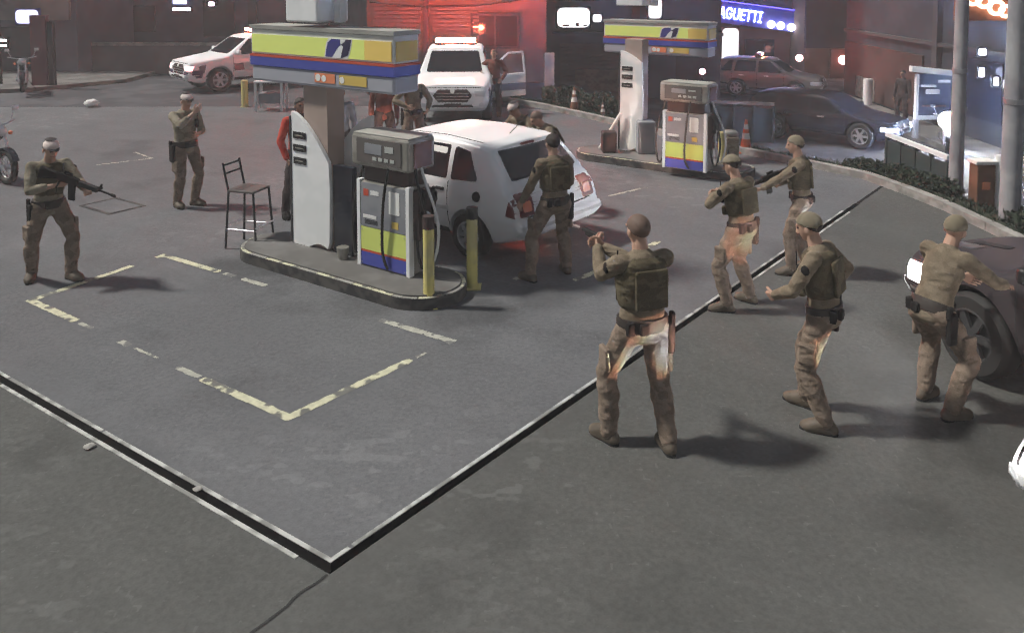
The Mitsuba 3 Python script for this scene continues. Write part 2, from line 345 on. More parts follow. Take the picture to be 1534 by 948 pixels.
mark('bay_marking', [(L_(P3, P1, 0.26), tuple(P1), L_(P1, P2, 0.225)),
    (L_(P1, P2, 0.245), L_(P1, P2, 0.30), 0.05, 'm_line_old'), (L_(P1, P2, 0.42), L_(P1, P2, 0.46), 0.07, 'm_line_old'), (L_(P1, P2, 0.48), L_(P1, P2, 0.57), 0.03, 'm_line_old'),
    (L_(P1, P2, 0.64), L_(P1, P2, 0.72), 0.06, 'm_line_old'),
    (L_(P1, P2, 0.73), tuple(P2), L_(P2, P4, 0.72)),
    (L_(P2, P4, 0.75), L_(P2, P4, 0.82), 0.04, 'm_line_old'),
    (L_(P3, P4, 0.80), L_(P3, P4, 0.93), 0.085, 'm_line_old'), (L_(P3, P4, 0.93), tuple(P4), L_(P4, P2, 0.03), 0.085, 'm_line_old'),
    ((P3[0] - 0.05, P3[1] - 0.10), tuple(P3), L_(P3, P4, 0.24)),
    (L_(P3, P4, 0.26), L_(P3, P4, 0.30), 0.07, 'm_line_old'), (L_(P3, P4, 0.33), L_(P3, P4, 0.42), 0.08, 'm_line_old')],
    'worn yellowish white paint outline of a fuelling bay in front of the pump island')
mark('bay_marking', [((0.72, 9.46), (1.3, 10.07), (1.95, 10.9)), ((0.20, 9.62), (0.02, 9.50), 0.09, 'm_line_old')], 'yellowish white painted bay line beside the rear of the white hatchback')
mark('arrow_marking', [((-7.75, 15.4), (-6.95, 15.98), (-7.55, 16.55)), ], 'faint pale painted arrowhead on the asphalt left of the officer with folded arms', w=0.05, m='m_line_old')
mark('lane_marking', [((1.55, 13.2), (2.25, 13.75))], 'faint worn pale line on the forecourt in front of the second island', w=0.06, m='m_line_old')
h = thing('manhole_cover', 'square steel inspection cover flush in the concrete between the two standing officers', 'manhole cover')
Mh = frame((-6.12, 12.62, 0), AX)
part(h, 'rim', prism(sg.box(-.42, -.30, .42, .30).difference(sg.box(-.37, -.25, .37, .25)), 0.006, 0.001), 'm_kerb_dark', M=Mh)
part(h, 'lid', prism(sg.box(-.36, -.24, .36, .24), 0.005, 0.001), 'm_concrete_in', M=Mh)
# crumpled white bag
def crumple(r, seed, sq=0.6):
    m = trimesh.creation.icosphere(subdivisions=3, radius=r)
    m.vertices *= (1 + 0.5*(meshkit.fbm(m.vertices/r*1.6, 4, seed=seed) - 0.5) + 0.35*(meshkit.noise(m.vertices/r*4, seed) - 0.5))[:, None]; m.vertices[:, 2] *= sq
    m.apply_translation((0, 0, -m.vertices[:, 2].min())); return m
solo('plastic_bag', crumple(0.17, 3), 'm_plastic_white', 'small crumpled white plastic bag lying on the dark asphalt at upper left', 'bag', M=T3(-11.34, 22.4, 0))
solo('paper_scrap', crumple(0.04, 5, 0.3), 'm_kerb', 'tiny white scrap of paper beside the left arm of the slot drain', 'litter', M=T3(-3.15, 6.02, 0))
solo('paper_scrap', crumple(0.03, 6, 0.3), 'm_kerb', 'tiny pale scrap of paper near the foot of the left drain arm', 'litter', M=T3(-2.15, 5.50, 0))

# ---------------------------------------------------------------- buildings across the street
def building(name, label, x0, x1, y0, y1, z0, z1, m):
    k = thing(name, label, 'building')
    part(k, 'wall', span(x0, x1, y0, y1, z0, z1), m)
    return k
# --- centre block, its front catching the red flashing lights
bc = building('corner_building', 'dark brown building lit red by the flashing light of the pickup before it', -4.3, 1.02, 24.8, 38, -1.3, 11, 'm_wall_plaster')
part(bc, 'plinth', span(-4.3, 1.02, 24.72, 24.8, -1.3, 0.35), 'm_wall_dark')
for i in range(3):
    if i > 1: continue
    x = -4.1 + i*1.72
    part(bc, 'shutter', cat(*[span(x, x + 1.4, 24.70, 24.79, 0.36 + j*0.12, 0.36 + j*0.12 + 0.085) for j in range(19)]), 'm_wall_plaster')
part(bc, 'window', span(-1.15, .15, 24.72, 24.8, 1.45, 2.35), 'm_pane_dark')
part(bc, 'window_frame', cat(*[span(a, b, 24.66, 24.72, c, d) for a, b, c, d in ((-1.22, .22, 2.35, 2.42), (-1.22, .22, 1.38, 1.45), (-1.22, -1.15, 1.45, 2.35), (.15, .22, 1.45, 2.35), (-.53, -.47, 1.45, 2.35))]), 'm_wall_dark')
part(bc, 'cable', tube(smooth_path([(-4.2, 24.7, 2.75), (-2.6, 24.68, 2.62), (-.9, 24.68, 2.66), (.62, 24.7, 2.9)], 16), .015), 'm_black')
part(bc, 'pilaster', span(-2.62, -2.48, 24.7, 24.8, 0.35, 6), 'm_wall_dark')
part(bc, 'cornice', span(-4.3, 1.02, 24.62, 24.8, 3.6, 3.8), 'm_wall_dark')
# --- left block behind the low wall
bl = building('left_building', 'long bluish dark building behind the low wall at upper left', -40, -7.7, 35, 45, -1.3, 12, 'm_wall_blue')
for x in (-24.5, -21.0, -16.2, -11.0, -9.2):
    part(bl, 'pilaster', span(x, x + 0.35, 34.86, 35, -1.3, 12), 'm_wall_dark')
part(bl, 'window', span(-15.8, -14.9, 34.95, 35.0, 1.2, 2.3), 'm_pane_dark')
part(bl, 'window', span(-12.9, -11.6, 34.95, 35.0, 1.0, 2.5), 'm_pane_dark')
part(bl, 'door', span(-20.4, -18.9, 34.95, 35, -0.0, 2.1), 'm_pane_dark')
lw = thing('low_wall', 'low brown wall with a pale coping along the far side of the street at upper left', 'wall')
part(lw, 'wall_panel', span(-16.3, -4.3, 31.0, 31.2, -0.2, 0.95), 'm_wall_grey')
for i in range(12): part(lw, 'coping_stone', span(-16.32 + i*1.0, -16.34 + (i + 1)*1.0, 30.95, 31.25, 0.95, 1.05), 'm_kerb')
part(lw, 'end_pillar', span(-17.0, -16.3, 30.95, 31.25, -0.2, 1.0), 'm_wall_grey')
# --- far left shopfront
bs = building('shop_building', 'dark blue shopfront at the far left edge with a pale fascia', -40, -15.6, 30.0, 34.5, -0.3, 9, 'm_wall_blue')
part(bs, 'fascia', span(-19.5, -15.8, 29.85, 30.0, 1.95, 3.3), 'm_wall_grey')
part(bs, 'door', span(-18.6, -17.2, 29.95, 30.0, -0.3, 1.7), 'm_pane_dark')
# --- dark block behind the second island
bd = building('dark_building', 'dark street building behind the second pump island', 1.35, 8.3, 33.2, 42, -1.3, 11, 'm_wall_dark')
part(bd, 'shutter', cat(*[span(1.9, 4.5, 33.12, 33.19, -1.1 + j*0.14, -1.1 + j*0.14 + 0.125) for j in range(14)]), 'm_wall_brown')
part(bd, 'doorway', span(5.2, 6.5, 33.1, 33.2, -1.3, 0.9), 'm_wall_blue')
part(bd, 'awning', span(1.6, 8.2, 32.4, 33.2, 1.2, 1.32), 'm_wall_dark')
part(bd, 'pilaster', span(4.75, 5.05, 33.05, 33.2, -1.3, 9), 'm_wall_red')
# --- row across the street on the right
br = building('bakery_building', 'dark red painted bakery building under the blue lit lettering', 8.3, 13.4, 40.2, 50, -1.3, 10, 'm_wall_red')
part(br, 'upper_wall', span(8.3, 13.4, 40.05, 40.2, 1.0, 9), 'm_wall_dark')
part(br, 'window', span(11.2, 12.6, 40.12, 40.2, -0.8, 0.5), 'm_pane_dark')
part(br, 'roller_door', cat(*[span(8.5, 9.7, 40.1, 40.19, -1.15 + j*0.14, -1.15 + j*0.14 + 0.125) for j in range(14)]), 'm_shutter')
bb = building('beige_building', 'beige walled house right of the bakery with a reddish door', 13.45, 30, 38.3, 48, -1.3, 9, 'm_wall_beige')
part(bb, 'upper_wall', span(13.4, 30, 38.1, 38.3, 0.25, 9), 'm_wall_night')
part(bb, 'door', span(14.6, 16.0, 38.2, 38.3, -1.16, 0.2), 'm_wall_red')
rr = building('row_building', 'long dark blue row of shops facing the street at far right', 13.6, 26, 6, 34.0, -1.3, 9, 'm_wall_night')
part(rr, 'red_wall', span(13.52, 13.6, 27.5, 33.9, -1.16, 0.9), 'm_wall_oxide')
part(rr, 'gate', cat(*[span(13.48, 13.52, 31.0 + i*0.12, 31.07 + i*0.12, -1.16, -0.35) for i in range(14)]), 'm_kerb')
for y in (12.0, 15.4, 18.8, 22.4, 26.4): part(rr, 'pilaster', span(13.42, 13.6, y, y + 0.3, -1.16, 8), 'm_wall_dark')
for y in (12.6, 16.0, 19.4, 23.0): part(rr, 'shop_window', span(13.55, 13.6, y, y + 2.3, -0.6, 1.1), 'm_pane_dark')
part(rr, 'string_course', span(13.45, 13.6, 6, 33.9, 1.3, 1.42), 'm_wall_dark')
# ---------------------------------------------------------------- lit signs and lamps across the street
def lit_panel(name, label, cat_, x0, x1, y, z0, z1, col, casing='m_black', d=0.12):
    k = thing(name, label, cat_)
    part(k, 'casing', span(x0 - .05, x1 + .05, y, y + d, z0 - .05, z1 + .05, .04), casing)
    rr_ = min(x1 - x0, z1 - z0)*.28; part(k, 'face', upright(prism(sg.box(x0, z0, x1, z1).buffer(-rr_).buffer(rr_, quad_segs=5), .01)), 'm_emblack', M=T3(0, y - .002, 0), emit=col)
    return k
W_ = lambda v, c=(1, 1, 1): tuple(v*x for x in c)
lit_panel('lit_sign', 'blown out white shop sign left of the second canopy sign', 'sign', 1.75, 3.0, 32.3, 1.55, 2.3, W_(.75))
for q_ in ((1.95, 2.2, 1.58, 1.66), (2.45, 2.58, 1.58, 1.72), (2.75, 2.9, 1.6, 1.66)): part('lit_sign', 'print', span(q_[0], q_[1], 32.27, 32.282, q_[2], q_[3]), 'm_black')
lit_panel('lit_sign', 'small white lamp panel at the right end of the blown out shop sign', 'sign', 3.12, 3.45, 32.3, 1.75, 2.05, W_(.7))
lit_panel('lit_sign', 'white lit strip sign cut by the top edge above the blown out shop sign', 'sign', 1.85, 3.3, 32.3, 2.62, 2.9, W_(.45, (.8, .85, 1.2)))
lit_panel('lit_sign', 'white lit sign at the top edge right of the second column', 'sign', 5.25, 5.75, 32.2, 1.9, 2.75, W_(.5))
lit_panel('lit_door', 'bright white lit doorway of the bakery under the blue lettering', 'door', 10.06, 10.86, 40.02, -1.16, 1.05, W_(.42, (1, .95, .92)), casing='m_wall_red')
lit_panel('lit_sign', 'white lit sign with a purple rim at the left edge', 'sign', -17.55, -16.75, 29.6, 1.85, 2.33, W_(.6, (.85, .85, 1.3)), casing='m_navy')
lit_panel('lit_sign', 'pair of short white light bars at the left edge, upper bar', 'sign', -16.4, -15.85, 26.2, 1.47, 1.55, W_(2.0))
lit_panel('lit_sign', 'pair of short white light bars at the left edge, lower bar', 'sign', -16.4, -15.85, 26.2, 1.30, 1.38, W_(2.0))
part('lit_sign_005', 'post', span(-16.2, -16.1, 26.25, 26.32, 0.0, 2.0), 'm_black')
k = lit_panel('lit_window', 'white lit window strip high on the left building', 'window', -14.1, -13.35, 34.8, 2.08, 2.22, W_(2.2, (.9, .95, 1.1)))
part(k, 'upper_face', span(-14.08, -13.5, 34.786, 34.798, 2.36, 2.62), 'm_emblack', emit=W_(0.7, (.6, .7, 1.3)))
lit_panel('lit_window', 'small pinkish white lamp beside the lit window strip at the top edge', 'window', -12.62, -12.36, 34.8, 2.28, 2.46, W_(1.6, (1.0, .75, 1.0)))
# floodlight
k = thing('flood_lamp', 'round blue white floodlight on the left building at the top edge', 'lamp')
lamp = trimesh.creation.uv_sphere(0.24, count=[14, 20]); lamp.vertices[:, 1] *= 0.4
part(k, 'lens', lamp, 'm_emblack', M=T3(-17.6, 34.1, 2.38), emit=W_(70.0, (.65, .85, 1.4)), smooth=True)
part(k, 'bracket', span(-17.66, -17.54, 34.25, 34.98, 2.3, 2.46), 'm_black')
# blue letters
k = thing('lit_lettering', 'blue white glowing letters mounted high on the bakery front', 'sign')
tx = upright(meshkit.text_mesh('1 BAGUETTI', 0.52, 0.05, bold=True)); tx.apply_scale([2.75/tx.extents[0], 1, 1]); tx.apply_translation((-tx.bounds[0][0], 0, 0))
tilt = R3((0, 1, 0), 7.5)
part(k, 'letters', tx, 'm_emblack', M=T3(9.15, 39.86, 1.66) @ tilt, emit=W_(2.6, (.62, .78, 1.5)))
part(k, 'backboard', span(-.25, 4.6, 0, .06, -.22, .78), 'm_blue_sign', M=T3(9.15, 39.90, 1.64) @ tilt)
part(k, 'glow_strip', span(-.2, 4.5, -.06, -.02, .80, .85), 'm_emblack', M=T3(9.15, 39.90, 1.64) @ tilt, emit=W_(1.3, (.12, .1, 1.3)))
for i, (x, z) in enumerate(((12.30, 1.24), (12.76, 1.18), (13.26, 1.10))):
    s = trimesh.creation.uv_sphere(0.19, count=[10, 16])
    kk = thing('globe_lamp', ['left', 'middle', 'right'][i] + ' one of three white globe lamps right of the blue glowing letters', 'lamp')
    part(kk, 'globe', s, 'm_emblack', M=T3(x, 39.7, z), emit=W_(2.2, (1, .95, 1.15)), smooth=True)
    part(kk, 'arm', span(x - .03, x + .03, 39.8, 40.1, z - .03, z + .03), 'm_black')
for x, y, z, lb in ((13.02, 37.8, -0.17, 'small pinkish red lamp on the beige house, left of the pair'), (15.05, 37.9, -0.27, 'larger pinkish red lamp on the beige house, right of the pair')):
    kk = thing('red_lamp', lb, 'lamp'); s = trimesh.creation.uv_sphere(0.22 if y > 37.85 else 0.17, count=[10, 16])
    part(kk, 'globe', s, 'm_emblack', M=T3(x, y, z), emit=W_(2.2, (1.3, .55, .5)), smooth=True)
    part(kk, 'arm', span(x - .03, x + .03, y + .1, 38.25, z - .03, z + .03), 'm_black')
# red road lamp behind pump two
kk = thing('warning_lamp', 'small pinkish red warning lamp on a thin post behind the second pump', 'lamp')
part(kk, 'post', cyl(0.03, 1.75, (5.94, 26, -1.3), 10), 'm_black'); part(kk, 'lens', trimesh.creation.uv_sphere(0.1, count=[10, 14]), 'm_emblack', M=T3(5.94, 26, 0.55), emit=W_(2.5, (1.3, .6, .7)), smooth=True)
# orange script sign at top right
k = thing('orange_sign', 'glowing orange sign with illegible script at the top right edge', 'sign')
part(k, 'board', span(10.1, 11.6, 19.05, 19.15, 2.5, 3.6), 'm_rust')
part(k, 'bracket', span(10.8, 13.6, 19.16, 19.22, 2.9, 3.0), 'm_black')
rings = []
for i, (x, z, r) in enumerate(((10.45, 3.02, .16), (10.70, 2.95, .15), (10.98, 2.80, .16), (11.2, 2.72, .13))):
    ring = trimesh.creation.torus(r, 0.05, major_sections=18, minor_sections=8); ring.apply_transform(R3((1, 0, 0), 90)); ring.vertices[:, 2] *= 0.9
    ring.apply_translation((x, 18.98, z)); rings.append(ring)
part(k, 'neon_script', cat(*rings), 'm_emblack', emit=W_(2.2, (1.3, .75, .5)), smooth=True)
# white vertical tube and grey post by the red building
k = thing('tube_lamp', 'vertical white tube lamp on a post right of the red lit wall', 'lamp')
part(k, 'tube', cyl(0.075, 1.5, (0.92, 25, 1.5), 12), 'm_emblack', emit=W_(0.9), smooth=True); part(k, 'post', cyl(0.05, 2.8, (0.92, 25.0, -1.3), 12), 'm_pole')
solo('gate_post', span(0.95, 1.22, 24, 24.25, -1.3, 1.3), 'm_offwhite', 'square pale grey post standing left of the two cones', 'post')
# poles on the right
k = thing('street_pole', 'grey concrete street pole with the blue white glare beside it', 'pole')
part(k, 'shaft', cyl(0.115, 9.0, (7.47, 13.9, -0.6), 20, 0.09), 'm_pole', smooth=40); part(k, 'band', cyl(0.118, 0.08, (7.47, 13.9, 1.9), 20), 'm_steel')
k = thing('street_pole', 'grey concrete street pole nearest the right edge', 'pole')
part(k, 'shaft', cyl(0.14, 9.0, (7.13, 11.8, -0.3), 20, 0.11), 'm_pole', smooth=40); part(k, 'band', cyl(0.143, 0.08, (7.13, 11.8, 1.7), 20), 'm_steel')
solo('marker_post', cyl(0.16, 0.95, (13.0, 30.4, -1.17), 16), 'm_white', 'short white marker post on the far sidewalk', 'post', smooth=40)
# advertising panel
k = thing('advert_panel', 'white framed advertising panel standing on the far sidewalk left of the glare', 'sign')
for a in ((11.66, 11.74, -.55, .7), (12.78, 12.86, -.55, .7)): part(k, 'frame_post', span(a[0], a[1], 24, 24.12, a[2], a[3]), 'm_white')
part(k, 'top_rail', span(11.5, 12.95, 23.95, 24.15, .7, .86), 'm_white', M=T3(12.2, 24, .75) @ R3((0, 1, 0), 6) @ T3(-12.2, -24, -.75)); part(k, 'bottom_rail', span(11.66, 12.86, 23.97, 24.13, -.62, -.5), 'm_white')
part(k, 'screen', span(11.74, 12.78, 24.03, 24.1, -.5, .7), 'm_pane_dark')
for i, (x, z, w, hh) in enumerate(((11.8, .32, .45, .07), (11.95, .12, .4, .14), (12.3, .45, .35, .08), (11.85, -.25, .7, .05))):
    part(k, 'print', span(x, x + w, 24.02, 24.028, z, z + hh), 'm_plastic_white' if i != 3 else 'm_rust')
for x in (11.7, 12.82): part(k, 'foot', span(x - .06, x + .06, 23.98, 24.14, -1.17, -.62), 'm_pole')
# lamps and tiny lit items on the right row
for x, y, z, w, hh, lb in ((13.3, 24.0, 1.38, .22, .2, 'small white wall lamp high on the dark row, right of the street pole'), (13.3, 24.0, .80, .16, .28, 'small white lit plate below the wall lamp on the dark row')):
    lit_panel('wall_lamp', lb, 'lamp', x - w/2, x + w/2, y - .4, z - hh/2, z + hh/2, W_(1.4, (.9, .95, 1.2)))
for i in range(4):
    lit_panel('shop_letter', ['first', 'second', 'third', 'fourth'][i] + ' white lit block in the short row of illegible letters at right', 'sign', 12.72 + i*.24, 12.86 + i*.24, 22.0 - i*.05, .62 - i*.05, .86 - i*.05, W_(.9, (.95, .95, 1.1)))
# fence with white top rail
def fence(name, label, a, b, zt, zb, m_panel, m_rail, posts=5):
    k = thing(name, label, 'fence'); a, b = np.array(a), np.array(b)
    part(k, 'rail', bar(tuple(a) + (zt,), tuple(b) + (zt - 0.0,), 0.09, 0.09), m_rail)
    part(k, 'panel', bar(tuple(a) + ((zt + zb)/2 - .06,), tuple(b) + ((zt + zb)/2 - .06,), 0.03, zt - zb - 0.13), m_panel)
    for t in np.linspace(0.01, 0.99, posts):
        q = a + (b - a)*t; part(k, 'post', span(q[0] - .04, q[0] + .04, q[1] - .04, q[1] + .04, zb - .1, zt - .05), m_panel)
    return k
fence('mesh_fence', 'dark green fence with a white top rail below the advertising panel', (8.60, 19.0), (8.72, 16.5), -0.10, -1.3, 'm_greenfence', 'm_white')
fence('mesh_fence', 'low dark fence with a pale top rail beside the second pump', (5.4, 24.6), (7.58, 24.0), -0.17, -1.3, 'm_greenfence', 'm_kerb')
# rust coloured cabinet between white posts
k = thing('street_cabinet', 'rust orange street cabinet between white posts by the right kerb', 'cabinet')
part(k, 'body', box(.30, .25, .80, (7.60, 13.35, -.30), .02), 'm_rust'); part(k, 'cap', box(.36, .30, .05, (7.60, 13.35, .505)), 'm_plastic_white'); part(k, 'badge', span(7.54, 7.66, 13.21, 13.222, .1, .22), 'm_orange_sign')
solo('white_post', cyl(.075, 1.0, (7.83, 13.25, -.35), 14), 'm_white', 'short white post just right of the rust orange cabinet', 'post', smooth=40)
solo('hoarding_board', span(2.35, 3.95, 30.9, 30.98, -1.25, .05), 'm_wood', 'brown wooden hoarding board behind the traffic cones', 'board')
k = thing('totem_sign', 'dark maroon totem standing on the left sidewalk', 'sign'); part(k, 'panel', span(-15.0, -14.5, 26.0, 26.2, .1, 2.3), 'm_maroon'); part(k, 'post', span(-14.46, -14.3, 26.0, 26.16, .0, 2.1), 'm_black')
# hedges
def leafball(boxes, n, size, seed):
    rs = np.random.RandomState(seed); out = []
    for (x0, x1, y0, y1, z0, z1) in boxes:
        p = rs.rand(n, 3)*[x1 - x0, y1 - y0, z1 - z0] + [x0, y0, z0]
        top = meshkit.fbm(np.c_[p[:, :2]*2.2, p[:, 2]*0], 3, seed)
        p[:, 2] = z0 + (p[:, 2] - z0)*(0.55 + 0.7*top); out.append(p)
    p = np.vstack(out); n = len(p); u = rs.randn(n, 3); u /= np.linalg.norm(u, axis=1)[:, None]; w = np.cross(u, rs.randn(n, 3)); w /= np.linalg.norm(w, axis=1)[:, None]
    s = size*(0.6 + 0.8*rs.rand(n))[:, None]
    v = np.stack([p - u*s, p + w*s*.45, p + u*s, p - w*s*.45], 1).reshape(-1, 3); i = np.arange(n)*4
    return trimesh.Trimesh(v, np.vstack([np.c_[i, i + 1, i + 2], np.c_[i, i + 2, i + 3]]), process=False)
def hedge(label, pts, w, z0, z1, seed):
    bx = []
    for a, b in zip(pts[:-1], pts[1:]):
        for t in np.linspace(0, 1, 6)[:-1]:
            c = np.array(a) + (np.array(b) - np.array(a))*t; bx.append((c[0] - w/2, c[0] + w/2, c[1] - w/2, c[1] + w/2, z0, z1))
    k = thing('hedge', label, 'hedge'); part(k, 'foliage', leafball(bx, 1500, .06, seed), 'm_leaf', kind='stuff'); 
    for i, b in enumerate(bx[::2]): part(k, 'stem', cyl(.025, (z1 - z0)*.6, ((b[0] + b[1])/2, (b[2] + b[3])/2, z0 - .05), 8), 'm_wood')
hedge('low dark hedge behind the traffic cones', [(1.3, 23.3), (2.9, 21.0)], .9, -.1, .42, 1)
hedge('low dark hedge on the bank left of the street pole', [(6.45, 14.95), (7.1, 13.4)], .7, -.25, .18, 2)
hedge('low dark hedge on the bank at the right edge', [(7.35, 11.3), (7.3, 9.6)], .8, -.1, .25, 3)

# ---------------------------------------------------------------- pump islands
def island(org, ul, label, lo):
    """kerbed island: capsule from lo[0] to lo[1] along A"""
    k = thing('pump_island', label, 'pump island')
    M = frame(org, AX)
    pl = sg.LineString([(lo[0], 0), (lo[1], 0)]).buffer(ul)
    part(k, 'kerb_base', prism(pl, 0.13, -0.005), 'm_kerb_dark', M=M)
    part(k, 'deck', prism(pl.buffer(-0.06), 0.02, 0.125), 'm_pave', M=M)
    ed = pl.buffer(-0.005).difference(pl.buffer(-0.06)); 
    n = 26; ex = pl.buffer(-0.033).exterior
    for i in range(n):
        sgm = shapely.ops.substring(ex, ex.length*(i + .03)/n, ex.length*(i + .97)/n).buffer(.022, cap_style=2)
        part(k, 'edge_paint', prism(sgm, 0.006, 0.123), 'm_line' if i % 5 in (0, 1, 3) else 'm_kerb', M=M)
    return k, M
def price_sign(M, label, L, z0, z1, depth, lit):
    """the yellow, blue and grey box sign; local x along A, front -y"""
    k = thing('canopy_sign', label, 'sign')
    H = z1 - z0; g = z0 + .30*H; b = z0 + .47*H
    part(k, 'lower_box', span(-L/2, L/2, -depth/2, depth/2, z0, g, .03), 'm_grey_sign', M=M)
    part(k, 'blue_band', span(-L/2 - .01, L/2 + .01, -depth/2 - .015, depth/2 + .015, g + .003, b), 'm_blue_sign', M=M)
    part(k, 'red_band', span(-L/2 - .012, L/2 + .012, -depth/2 - .018, depth/2 + .018, b + .002, b + .03), 'm_redline', M=M)
    part(k, 'frame', span(-L/2, L/2, -depth/2, depth/2, b + .033, z1 - .003, .01), 'm_offwhite', M=M)
    part(k, 'yellow_panel', span(-L/2 + .03, L/2*.64, -depth/2 - .012, -depth/2 - .002, b + .06, z1 - .07), 'm_yellow_sign', M=M, emit=(.036, .040, .011))
    part(k, 'amber_panel', span(L/2*.64 + .002, L/2 - .03, -depth/2 - .012, -depth/2 - .002, b + .06, z1 - .07), 'm_amber_sign', M=M, emit=(.042, .03, .008))
    part(k, 'end_panel', span(L/2 + .002, L/2 + .012, -depth/2 + .03, depth/2 - .03, b + .06, z1 - .07), 'm_amber_sign', M=M)
    part(k, 'lid', span(-L/2 - .015, L/2 + .015, -depth/2 - .02, depth/2 + .02, z1, z1 + .05), 'm_signtop', M=M)
    # emblem: navy slanted shield with a white road through it
    hb = (z1 - .07) - (b + .06); zb = b + .06; u0 = L*.06; s = hb/320.0
    P = lambda pts: sg.Polygon([(u0 + (x - 420)*s*1.35, (550 - y)*s) for x, y in pts])
    back = P([(400, 555), (440, 300), (480, 228), (900, 222), (885, 330), (850, 470), (815, 555)])
    navy = P([(428, 540), (440, 440), (470, 300), (540, 235), (690, 235), (690, 300), (700, 325), (650, 380), (560, 520), (545, 540)])
    navy2 = P([(700, 325), (775, 270), (785, 235), (880, 235), (850, 400), (815, 500), (700, 550), (712, 480), (745, 345)])
    tri = P([(692, 250), (778, 250), (750, 285), (705, 318)])
    road = P([(545, 550), (660, 370), (700, 340), (742, 345), (712, 480), (698, 550)])
    for nm, pg, mm, o in (('emblem_back', back, 'm_offwhite', .002), ('emblem_left', navy, 'm_navy', .006), ('emblem_right', navy2, 'm_navy_dark', .006), ('emblem_notch', tri, 'm_white', .006), ('emblem_road', road, 'm_white', .006)):
        part(k, nm, upright(prism(pg, .003)), mm, M=M @ T3(0, -depth/2 - .012 - o + .002, zb))
    # orange service labels on the grey box
    part(k, 'orange_label', span(-.02*L, .12*L, -depth/2 - .010, -depth/2 - .002, z0 + .09*H, z0 + .26*H), 'm_orange_sign', M=M)
    part(k, 'amber_label', span(.15*L, .33*L, -depth/2 - .010, -depth/2 - .002, z0 + .09*H, z0 + .26*H), 'm_amber_sign', M=M)
    for (x, zz, r) in ((.005*L, .18, .055), (.045*L, .17, .05), (.17*L, .17, .05)):
        part(k, 'label_mark', upright(prism(sg.Point(x, z0 + zz*H).buffer(r*.8), .003)), 'm_plastic_white', M=M @ T3(0, -depth/2 - .0115, 0))
    return k
def column(M, label, w, h, top_cut, back=True):
    """sign column: core coloured brown for the shade under the sign, white curved panel with three dark badges, white upper column"""
    k = thing('sign_column', label, 'column')
    part(k, 'core', span(-.16, .26 if back else .2, .06, .34, .14, 2.30), 'm_col_shaded', M=M)
    pts = [(-w/2, 0)] + [(-w/2, h)] + [(-w/2 + w*t, h - top_cut*(t**1.6)) for t in np.linspace(.08, 1, 10)] + [(w/2 + .02, h*.45), (w/2, .10)] + [(w/2 - w*t, .05*math.sin(t*3.1*2)) for t in np.linspace(0.05, .95, 12)]
    pnl = upright(prism(sg.Polygon(pts).buffer(0), .05))
    part(k, 'front_panel', pnl, 'm_white', M=M @ T3(0, 0.05, .16))
    part(k, 'side_rim', span(-w/2 - .03, -w/2 - .002, -.01, .34, .16, h + .1), 'm_trim', M=M)
    if back: part(k, 'back_panel', upright(prism(sg.Polygon([(x*-1 + .35, y) for x, y in pts]).buffer(0), .05)), 'm_offwhite', M=M @ T3(.06, .38, .16))
    for i in range(3):
        z = .16 + h*.80 - i*.16
        part(k, 'badge', span(-w/2 + .04, -w/2 + .27, -.012, -.002, z, z + .085, .003), 'm_black', M=M); part(k, 'badge_line', span(-w/2 + .08, -w/2 + .22, -.016, -.013, z + .035, z + .048), 'm_pump_metal', M=M)
    part(k, 'upper_column', span(-.28, .28, -.10, .42, 2.95, 5.6, .02), 'm_white', M=M)
    part(k, 'upper_pipe', span(.36, .46, .1, .2, 2.95, 5.6), 'm_offwhite', M=M)
    return k
